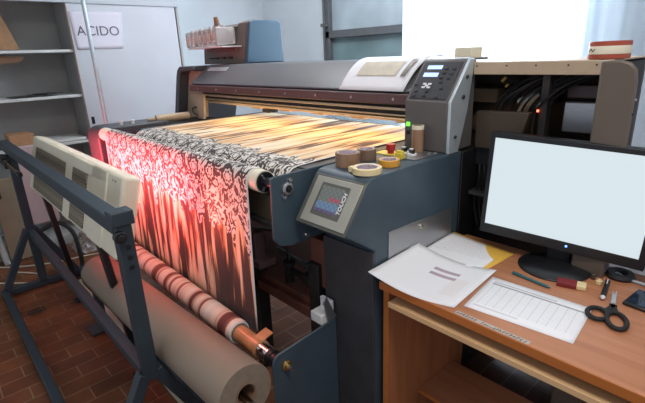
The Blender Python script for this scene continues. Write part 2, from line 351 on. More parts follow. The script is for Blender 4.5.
# ------------------------------------------------------------------ helpers
def root_loc(o):
    l = Vector((0, 0, 0))
    while o is not None: l += Vector(o.location); o = o.parent
    return l
class MB:
    def __init__(s): s.bm = bmesh.new()
    def _xf(s, vs, mat):
        if mat is not None: bmesh.ops.transform(s.bm, matrix=mat, verts=vs)
    def box(s, a, b, mat=None):
        lo = [min(x, y) for x, y in zip(a, b)]; hi = [max(x, y) for x, y in zip(a, b)]
        r = bmesh.ops.create_cube(s.bm, size=1)
        m = Matrix.Translation([(l+h)/2 for l, h in zip(lo, hi)]) @ Matrix.Diagonal([h-l for l, h in zip(lo, hi)] + [1])
        bmesh.ops.transform(s.bm, matrix=m, verts=r['verts']); s._xf(r['verts'], mat); return s
    def bar(s, p, q, w, h=None):       # rectangular bar from p to q, w sideways, h up
        h = h or w; p, q = Vector(p), Vector(q); d = q-p; L = d.length; d.normalize()
        up = Vector((0, 0, 1)) if abs(d.z) < .9 else Vector((0, 1, 0))
        sd = d.cross(up).normalized(); u = sd.cross(d)
        m = Matrix((( *[d.x], sd.x, u.x, 0), (d.y, sd.y, u.y, 0), (d.z, sd.z, u.z, 0), (0, 0, 0, 1)))
        r = bmesh.ops.create_cube(s.bm, size=1)
        bmesh.ops.transform(s.bm, matrix=Matrix.Translation((p+q)/2) @ m @ Matrix.Diagonal((L, w, h, 1)), verts=r['verts']); return s
    def cyl(s, p, q, r1, r2=None, n=24, caps=True):
        r2 = r1 if r2 is None else r2; p, q = Vector(p), Vector(q); d = q-p
        r = bmesh.ops.create_cone(s.bm, cap_ends=caps, segments=n, radius1=r1, radius2=r2, depth=d.length)
        rot = d.to_track_quat('Z', 'Y').to_matrix().to_4x4()
        bmesh.ops.transform(s.bm, matrix=Matrix.Translation((p+q)/2) @ rot, verts=r['verts']); return s
    def prism(s, pts, axis, a, b, mat=None):   # pts in the other two axes (cyclic order kept)
        def P3(p, t):
            if axis == 'x': return (t, p[0], p[1])
            if axis == 'y': return (p[0], t, p[1])
            return (p[0], p[1], t)
        v1 = [s.bm.verts.new(P3(p, a)) for p in pts]; v2 = [s.bm.verts.new(P3(p, b)) for p in pts]
        n = len(pts); s.bm.faces.new(v1); s.bm.faces.new(v2[::-1])
        for i in range(n): s.bm.faces.new((v1[i], v2[i], v2[(i+1) % n], v1[(i+1) % n]))
        s._xf(v1+v2, mat); return s
    def lathe(s, prof, c, axis='z', n=32, close=False):  # prof: (radius, height)
        rings = []
        for k in range(n):
            a = 2*PI*k/n; ring = []
            for r, h in prof:
                x, y = r*math.cos(a), r*math.sin(a)
                v = (x, y, h) if axis == 'z' else ((h, x, y) if axis == 'x' else (x, h, y))
                ring.append(s.bm.verts.new(Vector(c)+Vector(v)))
            rings.append(ring)
        m = len(prof)
        for k in range(n):
            A, B = rings[k], rings[(k+1) % n]
            for i in range(m if close else m-1):
                j = (i+1) % m; s.bm.faces.new((A[i], B[i], B[j], A[j]))
        return s
    def tube(s, pts, r, n=8, smooth=3):
        P = [Vector(p) for p in pts]
        if smooth and len(P) > 2:
            Q = []
            for i in range(len(P)-1):
                p0 = P[max(i-1, 0)]; p1 = P[i]; p2 = P[i+1]; p3 = P[min(i+2, len(P)-1)]
                for k in range(smooth+1):
                    t = k/(smooth+1)
                    Q.append(.5*((2*p1)+(p2-p0)*t+(2*p0-5*p1+4*p2-p3)*t*t+(3*p1-p0-3*p2+p3)*t**3))
            Q.append(P[-1]); P = Q
        prev = None; nrm = None; first = None
        for i, p in enumerate(P):
            d = (P[min(i+1, len(P)-1)]-P[max(i-1, 0)])
            if d.length < 1e-9: d = Vector((0, 0, 1))
            d.normalize()
            if nrm is None: nrm = d.orthogonal().normalized()
            else:
                nrm = nrm-d*nrm.dot(d)
                nrm = nrm.normalized() if nrm.length > 1e-6 else d.orthogonal().normalized()
            bn = d.cross(nrm)
            ring = [s.bm.verts.new(p+nrm*math.cos(2*PI*k/n)*r+bn*math.sin(2*PI*k/n)*r) for k in range(n)]
            if prev:
                for k in range(n): s.bm.faces.new((prev[k], prev[(k+1) % n], ring[(k+1) % n], ring[k]))
            else: first = ring
            prev = ring
        s.bm.faces.new(first[::-1]); s.bm.faces.new(prev); return s
    def sph(s, c, r, sc=(1, 1, 1), n=16):
        q = bmesh.ops.create_uvsphere(s.bm, u_segments=n, v_segments=max(6, n//2), radius=r)
        bmesh.ops.transform(s.bm, matrix=Matrix.Translation(c) @ Matrix.Diagonal((*sc, 1)), verts=q['verts']); return s
    def build(s, name, mat, parent=None, bev=0, seg=2, flat=False, local=False, origin=None):
        bm = s.bm
        bmesh.ops.recalc_face_normals(bm, faces=bm.faces)
        if parent is not None:
            off = Vector((0, 0, 0)) if local else root_loc(parent)
        else:
            if origin is None:
                xs = [v.co for v in bm.verts]
                origin = Vector(((min(v.x for v in xs)+max(v.x for v in xs))/2, (min(v.y for v in xs)+max(v.y for v in xs))/2, min(v.z for v in xs)))
            off = Vector(origin)
        bmesh.ops.translate(bm, verts=bm.verts, vec=-off)
        me = bpy.data.meshes.new(name); bm.to_mesh(me); bm.free()
        o = bpy.data.objects.new(name, me); C.objects.link(o)
        if parent is not None: o.parent = parent
        else: o.location = off
        me.materials.append(M[mat] if isinstance(mat, str) else mat)
        if not flat:
            for p in me.polygons: p.use_smooth = True
            me.set_sharp_from_angle(angle=math.radians(35))
        if bev:
            md = o.modifiers.new('bevel', 'BEVEL'); md.width = bev; md.segments = seg; md.limit_method = 'ANGLE'; md.angle_limit = math.radians(40)
            md.harden_normals = False
        return o
def thing(name, label, cat, loc=(0, 0, 0), rot=(0, 0, 0), group=None):
    o = bpy.data.objects.new(name, None); C.objects.link(o); o.empty_display_size = .05
    o.location = loc; o.rotation_euler = rot; o['label'] = label; o['category'] = cat
    if group: o['group'] = group
    return o
def tag(o, label, cat, group=None):
    o['label'] = label; o['category'] = cat
    if group: o['group'] = group
    return o
def struct(o): o['kind'] = 'structure'; return o
def lab(o, l): o['label'] = l; return o
def text_mesh(s, size, mat4, name, mat, parent=None, thick=.0006, shear=0, bold=0, local=False):
    cu = bpy.data.curves.new(name, 'FONT'); cu.body = s; cu.size = size; cu.extrude = thick; cu.align_x = 'CENTER'; cu.align_y = 'CENTER'; cu.shear = shear; cu.offset = bold
    t = bpy.data.objects.new(name, cu); C.objects.link(t)
    dg = bpy.context.evaluated_depsgraph_get(); me = bpy.data.meshes.new_from_object(t.evaluated_get(dg))
    bpy.data.objects.remove(t)
    mb = MB(); mb.bm.from_mesh(me); bmesh.ops.transform(mb.bm, matrix=mat4, verts=mb.bm.verts)
    return mb.build(name, mat, parent, flat=True, local=local)
def sheet(name, corners, mat, parent=None, th=.0006, nu=14, nv=10, wav=0, sag=None, seed=0):
    """thin sheet from 4 corners: back-left, back-right, front-right, front-left"""
    bl, br, fr, fl = [Vector(c) for c in corners]
    bm = bmesh.new(); uvl = bm.loops.layers.uv.new('UVMap'); rnd = random.Random(seed)
    ph = rnd.random()*6
    g = []
    for j in range(nv+1):
        row = []
        for i in range(nu+1):
            u, v = i/nu, j/nv
            p = (fl*(1-u)+fr*u)*(1-v)+(bl*(1-u)+br*u)*v
            p = p+Vector((0, 0, wav*(.5+.5*math.sin(u*4+ph+v*2))))
            if sag: p = p+Vector(sag(u, v))
            row.append((bm.verts.new(p), u, v))
        g.append(row)
    for j in range(nv):
        for i in range(nu):
            q = [g[j][i], g[j][i+1], g[j+1][i+1], g[j+1][i]]
            f = bm.faces.new([x[0] for x in q])
            for l, x in zip(f.loops, q): l[uvl].uv = (x[1], x[2])
    off = fl if parent is None else root_loc(parent)
    off = Vector(off)
    bmesh.ops.translate(bm, verts=bm.verts, vec=-off)
    me = bpy.data.meshes.new(name); bm.to_mesh(me); bm.free()
    for p in me.polygons: p.use_smooth = True
    o = bpy.data.objects.new(name, me); C.objects.link(o)
    if parent is None: o.location = off
    else: o.parent = parent
    me.materials.append(M[mat])
    md = o.modifiers.new('thickness', 'SOLIDIFY'); md.thickness = th; md.offset = 1
    return o
def copy_tree(o, parent=None):
    c = o.copy(); C.objects.link(c); c.parent = parent
    for ch in [x for x in bpy.data.objects if x.parent == o]: copy_tree(ch, c)
    return c

# ------------------------------------------------------------------ camera
cam_d = bpy.data.cameras.new('camera'); cam = bpy.data.objects.new('camera', cam_d); C.objects.link(cam)
r = Vector((.67610161, .73579551, -.03862106)); u = Vector((-.20639116, .23944419, .94871975)); f = Vector((-.70731132, .63345991, -.31375029))
cam.matrix_world = Matrix(((r.x, u.x, -f.x, 0), (r.y, u.y, -f.y, 0), (r.z, u.z, -f.z, 1.465), (0, 0, 0, 1)))
cam_d.sensor_width = 36; cam_d.lens = 443.4256*36/645; cam_d.clip_start = .02
scene.camera = cam

# ------------------------------------------------------------------ room
struct(MB().box((-4.7, -1.2, -.05), (1.6, 3.5, 0)).build('floor', 'floor'))
struct(MB().box((-4.7, -1.2, 0), (-4.6, 3.4, 3.0)).build('wall_left', 'wall'))
mb = MB()
Y0, Y1 = 3.30, 3.42
WX0, WX1 = -3.52, -2.42     # partition window
BX0, BX1 = -2.36, -1.18      # daylight window
mb.box((-4.7, Y0, 0), (WX0, Y1, 3)).box((WX0, Y0, 0), (WX1, Y1, 1.0)).box((WX1, Y0, 0), (BX0, Y1, 3)).box((BX0, Y0, 0), (BX1, Y1, .75)).box((BX1, Y0, 0), (1.6, Y1, 3))
mb.box((WX0, Y0, 2.6), (WX1, Y1, 3)).box((BX0, Y0, 2.75), (BX1, Y1, 3))
struct(mb.build('wall_back', 'wall'))
struct(MB().box((-4.7, -1.2, 3.0), (1.6, 3.5, 3.06)).build('ceiling', 'ceil'))
w = struct(MB().box((WX0, Y0-.03, 1.0), (WX0+.07, Y1, 2.6)).box((WX0, Y0-.03, 1.62), (WX1, Y1-.02, 1.69)).box((WX1-.05, Y0-.03, 1.0), (WX1, Y1, 2.6)).box((WX0, Y0-.03, 1.0), (WX1, Y1, 1.06)).box((WX0, Y0-.03, 2.54), (WX1, Y1, 2.6)).build('window_1', 'frame', bev=.004))
MB().box((WX0+.05, Y0+.02, 1.68), (WX1-.04, Y0+.03, 2.55)).build('pane', 'paneup', w)
MB().box((WX0+.05, Y0+.02, 1.05), (WX1-.04, Y0+.03, 1.63)).build('pane', 'panelow', w)
mb = MB()
mb.cyl((WX0+.03, Y0-.06, 1.0), (WX0+.03, Y0-.06, 3.0), .012).box((WX0-.0, Y0-.08, 1.73), (WX0+.06, Y0-.03, 1.76)).box((WX0-.0, Y0-.08, 1.35), (WX0+.06, Y0-.03, 1.38))
MB_lock = mb.build('bolt_rod', 'frame', w)
w = struct(MB().box((BX0, Y0+.02, .75), (BX0+.05, Y1, 2.75)).box((BX1-.05, Y0+.02, .75), (BX1, Y1, 2.75)).box((BX0, Y0+.02, .75), (BX1, Y1, .8)).box((BX0, Y0+.02, 2.7), (BX1, Y1, 2.75)).build('window_2', 'white', bev=.003))
MB().box((BX0+.05, Y0+.06, .8), (BX1-.05, Y0+.066, 2.7)).build('pane', 'glass', w)

def curtain(name, x0, x1, y, z0, z1, amp, waves, label):
    bm = bmesh.new(); n = 160; rows = 6; g = []
    rnd = random.Random(3); ph = [rnd.random()*6 for _ in range(4)]
    for j in range(rows+1):
        row = []
        for i in range(n+1):
            t = i/n; x = x0+(x1-x0)*t
            yy = y+amp*(math.sin(t*waves*2*PI+ph[0])*.6+math.sin(t*waves*1.7*2*PI+ph[1])*.3+math.sin(t*waves*.37*2*PI+ph[2])*.5)
            row.append(bm.verts.new((x, yy, z0+(z1-z0)*j/rows)))
        g.append(row)
    for j in range(rows):
        for i in range(n): bm.faces.new((g[j][i], g[j][i+1], g[j+1][i+1], g[j+1][i]))
    mb = MB(); mb.bm.free(); mb.bm = bm
    o = mb.build(name, 'curtain'); return tag(o, label, 'curtain')
curtain('sheer_curtain', -2.47, -1.15, 3.17, .06, 2.9, .02, 9, 'sheer white curtain glowing with daylight, behind the control keypad of the printer')
curtain('sheer_curtain', -1.26, -.55, 3.235, .06, 2.9, .03, 4, 'bluish white curtain panel at the far right, behind the rust red tape spool')
tag(MB().cyl((-2.6, 3.19, 2.92), (-.4, 3.19, 2.92), .012).box((-2.58, 3.19, 2.9), (-2.56, 3.3, 2.94)).box((-.44, 3.19, 2.9), (-.42, 3.3, 2.94)).build('curtain_rod', 'steel'), 'thin steel curtain rod above the white curtains', 'curtain rod')

# ------------------------------------------------------------------ storage cabinet on the left wall
XC = -4.10
t = thing('storage_cabinet', 'grey metal cabinet with open shelves and a sliding door on the left wall', 'cabinet', (-4.33, .9, 0))
mb = MB()
mb.box((-4.56, -.9, 0), (-4.54, 2.0, 2.02)).box((-4.56, 1.98, 0), (XC, 2.0, 2.02)).box((-4.56, -.9, 0), (XC, -.88, 2.02)).box((-4.56, -.9, 2.0), (XC, 2.0, 2.02)).box((-4.56, -.9, 0), (XC-.02, 2.0, .08)).box((-4.5, 1.085, .08), (-4.13, 1.10, 1.95))
mb.build('carcass', 'cabin', t, .002)
MB().box((XC-.03, -.9, 1.925), (XC+.012, 2.0, 2.02)).build('top_rail', 'cabinet', t, .004)
for z in (.47, .86, 1.235, 1.585):
    MB().box((-4.54, -.88, z-.022), (XC-.02, 1.085, z)).build('shelf', 'shelf', t, .003)
d = MB().box((XC-.02, 1.07, .06), (XC, 1.97, 1.925)).build('sliding_door', 'cabinetdoor', t, .003)
MB().box((XC-.001, 1.10, .985), (XC+.003, 1.125, 1.045)).build('finger_pull', 'black', d, .004)
MB().box((XC-.002, 1.07, .06), (XC+.003, 1.078, 1.925)).build('door_edge', 'carddark', d)
# sign
s = sheet('paper_sign', [(XC+.004, 1.085, 1.865), (XC+.004, 1.50, 1.872), (XC+.004, 1.46, 1.583), (XC+.004, 1.10, 1.58)], 'signpaper', th=.0005, wav=0)
tag(s, 'white paper sign reading ACIDO taped to the cabinet door', 'sign')
mt = Matrix.Translation((XC+.0062, 1.285, 1.718)) @ Matrix(((0, 0, 1, 0), (1, 0, 0, 0), (0, 1, 0, 0), (0, 0, 0, 1)))
text_mesh('ACIDO', .104, mt, 'lettering', 'mauveink', s)
# items on shelves
tag(MB().prism([(.25, 1.60), (.76, 1.60), (.685, 1.86), (.25, 1.9)], 'x', -4.42, -4.415).build('cardboard_sheet', 'card', bev=.001), 'brown cardboard sheet standing on the top shelf of the grey cabinet', 'cardboard sheet')
tag(MB().prism([(.3, 1.475), (.70, 1.50), (.74, 1.54), (.3, 1.56)], 'x', -4.3, -4.17).build('cardboard_flap', 'carddark', bev=.002), 'dull brown cardboard strip under the top shelf of the cabinet', 'cardboard')
mb = MB()
for k, (yy, zz, a) in enumerate([(.66, 1.240, .1), (.78, 1.244, -.2), (.86, 1.250, .3)]):
    mb.box((-.10, -.07, 0), (.10, .07, .004), Matrix.Translation((-4.28, yy, zz)) @ Matrix.Rotation(a, 4, 'Z'))
tag(mb.build('paper_stack', 'black'), 'few dark folders lying on the middle cabinet shelf', 'papers')
tag(MB().box((-4.35, .50, .8635), (-4.12, .665, .965)).build('cardboard_box', 'card', bev=.003), 'small brown cardboard box on the lower cabinet shelf', 'box')
tag(MB().box((-4.45, .80, .8635), (-4.13, 1.04, .885)).build('white_folder', 'shelf', bev=.003), 'pale flat folder lying on the lower shelf beside the door', 'folder')

# metal pole
tag(MB().cyl((-3.5, 1.033, 0), (-3.5, 1.033, 3.0), .0135, n=20).cyl((-3.5, 1.033, 0), (-3.5, 1.033, .012), .05).build('metal_pole', 'silver'), 'thin silver metal pole standing in front of the sliding cabinet door', 'pole')

# ------------------------------------------------------------------ clutter by the far left
tag(MB().cyl((-4.02, .17, 0.0), (-3.98, .13, .95), .035).build('plastic_pipe', 'rodwhite'), 'pale round pipe leaning on the cabinet at the left edge', 'pipe')
tag(MB().cyl((-4.03, .27, 0), (-4.08, .22, .80), .022).build('plastic_pipe', 'shelf'), 'thinner whitish pipe standing right of the leaning pale pipe', 'pipe')
tag(MB().box((-4.10, .30, .0), (-4.06, .50, .66)).build('tan_board', 'tan', bev=.003), 'tan board leaning behind the left post of the trestle', 'board')
tag(MB().box((-3.86, .44, .32), (-3.82, .66, .92)).box((-3.86, .45, 0), (-3.82, .48, .32)).box((-3.86, .62, 0), (-3.82, .65, .32)).build('mauve_panel', 'pink', bev=.01), 'pale mauve panel standing between trestle bar and cabinet', 'panel')
tag(MB().tube([(-3.9, .10, .008), (-3.9, .14, .5), (-3.9, .20, .80), (-3.88, .27, .80), (-3.87, .31, .70), (-3.88, .32, .56)], .014).build('black_hose', 'hose'), 'short black hose end hanging at the far left edge', 'hose')
tag(MB().tube([(-3.72, .50, .30), (-3.62, .60, .36), (-3.50, .66, .30), (-3.46, .67, .14), (-3.44, .66, .03), (-3.30, .62, .015)], .016, smooth=5).build('black_hose', 'hose'), 'thick black hose arching behind the left leg of the trestle', 'hose')
# crumpled clear plastic
bm = bmesh.new(); n = 26; g = []
rnd = random.Random(5)
for j in range(n+1):
    row = []
    for i in range(n+1):
        uu, vv = i/n*2-1, j/n*2-1; rr = max(abs(uu), abs(vv))
        h = .17*(1-rr**3)*(.55+.45*rnd.random())+.004
        row.append(bm.verts.new((-3.92+uu*.15+rnd.uniform(-.008, .008), 1.02+vv*.30+rnd.uniform(-.008, .008), h)))
    g.append(row)
for j in range(n):
    for i in range(n): bm.faces.new((g[j][i], g[j][i+1], g[j+1][i+1], g[j+1][i]))
mb = MB(); mb.bm.free(); mb.bm = bm
o = mb.build('plastic_wrapping', 'glassy', flat=True); tag(o, 'crumpled heap of clear plastic wrapping on the floor by the cabinet', 'plastic wrapping')
tag(MB().tube([(-4.3, .02, .008), (-3.98, .22, .008), (-3.78, .50, .008), (-3.70, .80, .008), (-3.55, 1.1, .008)], .007, smooth=5).build('floor_cable', 'cable_white'), 'pale cable running across the floor behind the trestle', 'cable')
tag(MB().tube([(-3.9, -.05, .008), (-3.62, .22, .008), (-3.5, .36, .008), (-3.6, .42, .008), (-3.78, .30, .008)], .006, smooth=5).build('floor_cable', 'cable_white'), 'pale cable curling on the floor by the left foot of the trestle', 'cable')
tag(MB().bar((-3.25, .595, .0165), (-1.6, .585, .0165), .03, .033).build('wooden_batten', 'rodwhite', bev=.003), 'pale wooden batten on the floor along the rear trestle rail', 'batten')
tag(MB().tube([(-3.02+.02*math.cos(a/3.), .235+.02*math.sin(a/3.)+a*.0011, .022+.0) for a in range(0, 70)], .003, 6, 0).build('coiled_cable', 'hose'), 'small black coiled wire on the floor inside the trestle', 'cable')

# ------------------------------------------------------------------ trestle stand
t = thing('trestle_stand', 'slate blue steel trestle frame with a long top bar in the left foreground', 'trestle', (-2.42, .4, 0))
XL, XR, YT = -3.41, -1.40, .40
MB().box((-3.60, YT-.028, .952), (XR+.0, YT+.028, 1.005)).build('top_bar', 'trestle', t, .004)
MB().box((-3.62, YT-.031, .945), (-3.60, YT+.031, 1.008)).build('end_cap', 'trestle', t, .003)
for X, nm_ in ((XL, 'l'), (XR, 'r')):
    s_ = 0.0
    MB().box((X-.022, YT-.025, .04 if X == XL else .40), (X+.022, YT+.025, .951 if X == XL else 1.02)).build('post', 'trestle', t, .003)
    MB().bar((X, YT-.02, .43), (X, .185, .05), .042, .042).build('leg', 'trestle', t, .003)
    MB().bar((X, YT+.02, .43), (X, .615, .05), .042, .042).build('leg', 'trestle', t, .003)
    MB().box((X-.022, .15, .012), (X+.022, .66, .052)).build('foot_bar', 'trestle', t, .003)
    MB().box((X-.03, .155, 0), (X+.03, .20, .012)).build('foot_pad', 'blackrub', t, .002)
    MB().box((X-.03, .61, 0), (X+.03, .655, .012)).build('foot_pad', 'blackrub', t, .002)
MB().box((XL+.02, YT-.02, .385), (XR-.02, YT+.02, .425)).build('cross_bar', 'trestle', t, .003)
MB().box((XL+.02, .152, .012), (XR-.02, .192, .052)).build('floor_rail', 'trestle', t, .003)
MB().box((XL+.02, .620, .012), (XR-.02, .655, .052)).build('floor_rail', 'trestle', t, .003)
MB().box((XR-.03, YT-.035, .985), (XR+.03, YT+.035, 1.032)).build('post_cap', 'trestle', t, .004)
k = MB().cyl((XR, YT-.02, .955), (XR+.055, YT-.02, .955), .011).cyl((XR+.02, YT-.02, .955), (XR+.045, YT-.02, .955), .019).build('clamp_knob', 'black', t, .002)
for i, z in enumerate((.91, .875, .84)):
    MB().cyl((XR+.0, YT+.002, z), (XR+.0235, YT+.002, z), .009, n=16).build('peg_hole', 'black', t)
MB().box((XL-.03, YT-.07, .90), (XL+.12, YT-.03, .945)).cyl((XL+.02, YT-.075, .92), (XL+.02, YT-.02, .92), .02).box((XL+.10, YT-.065, .88), (XL+.17, YT-.025, .93)).build('clamp', 'black', t, .004)
MB().bar((XL+.15, YT-.045, .905), (XL+.55, YT-.045, .905), .022, .022).build('clamp_rod', 'black', t, .003)
MB().bar((XL+.15, YT-.058, .93), (XL+.56, YT-.058, .93), .004, .006).build('brass_rule', 'brass', t)

# ------------------------------------------------------------------ infrared dryer panel
t = thing('dryer_panel', 'cream slab-shaped dryer panel with perforated grilles facing the hanging fabric', 'dryer', (-2.44, .52, 0))
tilt = math.atan2(.075, .27)
Zt = 1.06
def DM(p):   # local (x, depth back, height below top) -> world
    x, d, h = p
    yb = .525+d*math.cos(tilt)-h*math.sin(tilt); z = Zt-h*math.cos(tilt)-d*math.sin(tilt)
    return Vector((x, yb, z))
dm = Matrix(((1, 0, 0, 0), (0, math.cos(tilt), math.sin(tilt), .525), (0, -math.sin(tilt), math.cos(tilt), Zt), (0, 0, 0, 1)))
# local frame: x along, y depth (back), z up from the top edge
MB().box((-3.24, .0, -.33), (-1.70, .072, 0), dm).build('housing', 'cream', t, .014, 3)
mb = MB()
for a, b_ in ((-3.23, -3.14), (-2.46, -2.34), (-2.05, -1.86)): mb.box((a, -.006, -.325), (b_, .01, -.005), dm)
mb.box((-3.23, -.006, -.06), (-1.86, .01, -.005), dm).box((-3.23, -.006, -.20), (-1.86, .01, -.17), dm)
mb.build('rib', 'cream', t, .006)
for a, b_, h0, h1 in ((-3.14, -2.46, -.17, -.06), (-2.34, -2.12, -.17, -.06), (-3.14, -2.46, -.31, -.20), (-2.34, -2.12, -.31, -.20)):
    MB().box((a, -.006, h0), (b_, .01, h1), dm).build('grille', 'grille', t, .002)
for a in (-1.80, -1.77): MB().cyl(dm @ Vector((a, -.002, -.03)), dm @ Vector((a, .004, -.03)), .005, n=10).build('screw', 'steel', t)
mb = MB()
for a in (-3.0, -2.6, -2.2, -1.85): mb.cyl(dm @ Vector((a-.12, .079, -.10)), dm @ Vector((a+.12, .079, -.10)), .006, n=10)
mb.build('heater_tube', 'wheel', t)
for a in (-3.0, -1.98):
    MB().bar((a, .46, .80), (a, .53, .02), .04, .03).box((a-.03, .49, .013), (a+.03, .56, 0)).build('leg', 'black', t, .003)
# ------------------------------------------------------------------ printed fabric
def fabric():
    ya, za, ra = .842, 1.056, .043
    path = []
    for k in range(9): path.append((.780+(ya-ra-.780)*k/8, .458+(za-.458)*k/8))
    for k in range(1, 9):
        a = PI-k*PI*.80/8; path.append((ya+ra*math.cos(a), za+ra*math.sin(a)))
    for p in [(.895, 1.040), (.915, 1.015), (.935, 1.005), (.955, 1.012), (.970, 1.035), (.985, 1.052), (1.005, 1.064), (1.03, 1.069), (1.06, 1.070)]: path.append(p)
    for k in range(1, 12): path.append((1.06+.91*k/11, 1.0705))
    # arc length with zero at the roller top
    L = [0]
    for i in range(1, len(path)): L.append(L[-1]+math.hypot(path[i][0]-path[i-1][0], path[i][1]-path[i-1][1]))
    top = max(range(len(path)), key=lambda i: path[i][1]); L = [L[top]-l for l in L]
    bm = bmesh.new(); uvl = bm.loops.layers.uv.new('UVMap'); nu = 150; g = []
    for (y, z), v in zip(path, L):
        row = []
        for i in range(nu+1):
            x = -2.78+(1.500)*i/nu
            w = max(0, min(1, (v-.06)/.3))
            xx = x
            dy = w*.006*(math.sin(x*14+1.1)*.6+math.sin(x*31+v*3)*.4)
            dz = 0
            if v < -.3: dz = .0012*(1+math.sin(x*9+y*5))
            row.append((bm.verts.new((xx, y+dy, z+dz)), x, v))
        g.append(row)
    for j in range(len(g)-1):
        for i in range(nu):
            q = [g[j][i], g[j][i+1], g[j+1][i+1], g[j+1][i]]
            fc = bm.faces.new([a[0] for a in q]); fc.smooth = True
            for l, a in zip(fc.loops, q): l[uvl].uv = (a[1], a[2])
    off = Vector((-2.02, 1.2, .458)); bmesh.ops.translate(bm, verts=bm.verts, vec=-off)
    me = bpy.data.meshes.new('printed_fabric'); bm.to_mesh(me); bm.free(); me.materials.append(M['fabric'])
    o = bpy.data.objects.new('printed_fabric', me); o.location = off; C.objects.link(o)
    md = o.modifiers.new('thickness', 'SOLIDIFY'); md.thickness = .0015
    return o
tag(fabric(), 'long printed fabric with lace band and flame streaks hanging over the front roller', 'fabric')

# wound fabric roll
t = thing('fabric_roll', 'roll of wound printed fabric with red and cream bands under the hanging cloth', 'fabric roll', (-2.05, .73, .457))
AX = (.73, .457)
MB().lathe([(.036, -.81), (.045, -.815), (.048, -.80), (.0475, -.3), (.048, .2), (.047, .71), (.045, .722), (.033, .72)], (-2.05, *AX), 'x', 48).build('wound_cloth', 'wound', t)
mb = MB().lathe([(.033, .722), (.041, .7245), (.043, .7215)], (-2.05, *AX), 'x', 48); lab(mb.build('selvedge', 'paper', t), 'white layered end of the roll')
mb = MB().lathe([(.028, -.9), (.032, -.9), (.0325, .72), (.0325, .76), (.031, .80), (.034, .845), (.0345, .870), (.026, .875)], (-2.05, *AX), 'x', 32)
mb.build('cardboard_core', 'core', t)
mb = MB()
for k in range(40):
    a = 2*PI*k/40; rr = .0335+.0018*((k*7) % 3)
    mb.box((-1.33, -.001+rr*math.cos(a)+AX[0], -.001+rr*math.sin(a)+AX[1]), (-1.325, .002+rr*math.cos(a)+AX[0], .002+rr*math.sin(a)+AX[1]))
lab(mb.build('cut_edge', 'black', t), 'dark ragged cut edge round the core')
tag(MB().prism([(.735, .490), (.76, .498), (.785, .502), (.785, .498), (.76, .493), (.735, .484)], 'x', -1.225, -1.178).build('core_flap', 'core'), 'torn cardboard flap sticking up at the end of the fabric roll core', 'cardboard flap')

# big grey-beige paper roll
RA, RB = Vector((-2.38, .532, .416)), Vector((-1.00, .549, .486)); RC = (RA+RB)/2; RD = RB-RA; RL = RD.length/2; rr_ = .095
t = thing('paper_roll', 'large grey beige paper roll in front of the banded fabric roll', 'paper roll', RC, (0, -math.atan2(RD.z, RD.x), math.atan2(RD.y, RD.x)))
MB().lathe([(.034, -RL), (rr_-.002, -RL), (rr_, -RL+.005), (rr_, RL-.005), (rr_-.0015, RL)], (0, 0, 0), 'x', 64).build('roll', 'kraft', t, local=True)
MB().lathe([(.036, RL), (rr_-.0015, RL+.0003)], (0, 0, 0), 'x', 64).build('roll_end', 'kraftend', t, local=True)
MB().lathe([(.030, RL-.09), (.035, RL-.09), (.036, RL+.003), (.033, RL+.004), (.030, RL)], (0, 0, 0), 'x', 40).build('core', 'carddark', t, local=True)
MB().cyl((-RL-.12, 0, -.018), (RL+.30, 0, -.018), .0095).build('shaft', 'chrome', t, local=True)
t2 = thing('shaft_support', 'dark floor stand carrying the steel shaft of the paper roll', 'support', (-.72, .555, 0))
MB().box((-.74, .53, .02), (-.70, .58, .43)).box((-.78, .455, 0), (-.66, .655, .02)).build('column', 'blue', t2, .004)
MB().box((-.75, .525, .43), (-.69, .585, .470)).build('cradle', 'dark', t2, .004)
t2 = thing('shaft_support', 'dark floor stand at the far end of the paper roll shaft', 'support', (-2.55, .53, 0))
MB().box((-2.57, .51, .02), (-2.53, .55, .35)).box((-2.61, .45, 0), (-2.49, .57, .02)).build('column', 'dark', t2, .004)
MB().box((-2.58, .505, .35), (-2.52, .555, .378)).build('cradle', 'dark', t2, .004)

# ------------------------------------------------------------------ the textile printer
P = thing('textile_printer', 'large slate blue and grey digital textile printer with control keypad and side console', 'printer', (-2.0, 1.5, 0))
MB().box((-2.88, 1.03, .90), (-1.14, 2.02, 1.066)).build('print_bed', 'dark', P, .004)
MB().prism([(1.975, 1.074), (2.40, 1.076), (2.40, 1.06), (1.975, 1.06)], 'x', -2.80, -1.10).build('guide_plate', 'plate', P, .002)
MB().cyl((-2.86, 1.015, 1.022), (-1.14, 1.015, 1.022), .040).build('belt_roller', 'interior', P)
ro = MB().cyl((-2.90, .842, 1.056), (-1.235, .842, 1.056), .040, n=40).build('front_roller', 'cream', P)
MB().cyl((-1.235, .842, 1.056), (-1.14, .842, 1.056), .018).lathe([(.018, 0), (.036, .0), (.036, .012), (.018, .012)], (-1.240, .842, 1.056), 'x', 24).build('roller_hub', 'black', ro)
mb = MB()
for k in range(3):
    a = k*2*PI/3; mb.bar((-1.226, .842, 1.056), (-1.226, .842+.033*math.cos(a), 1.056+.033*math.sin(a)), .006, .006)
mb.build('roller_spoke', 'steel', ro)
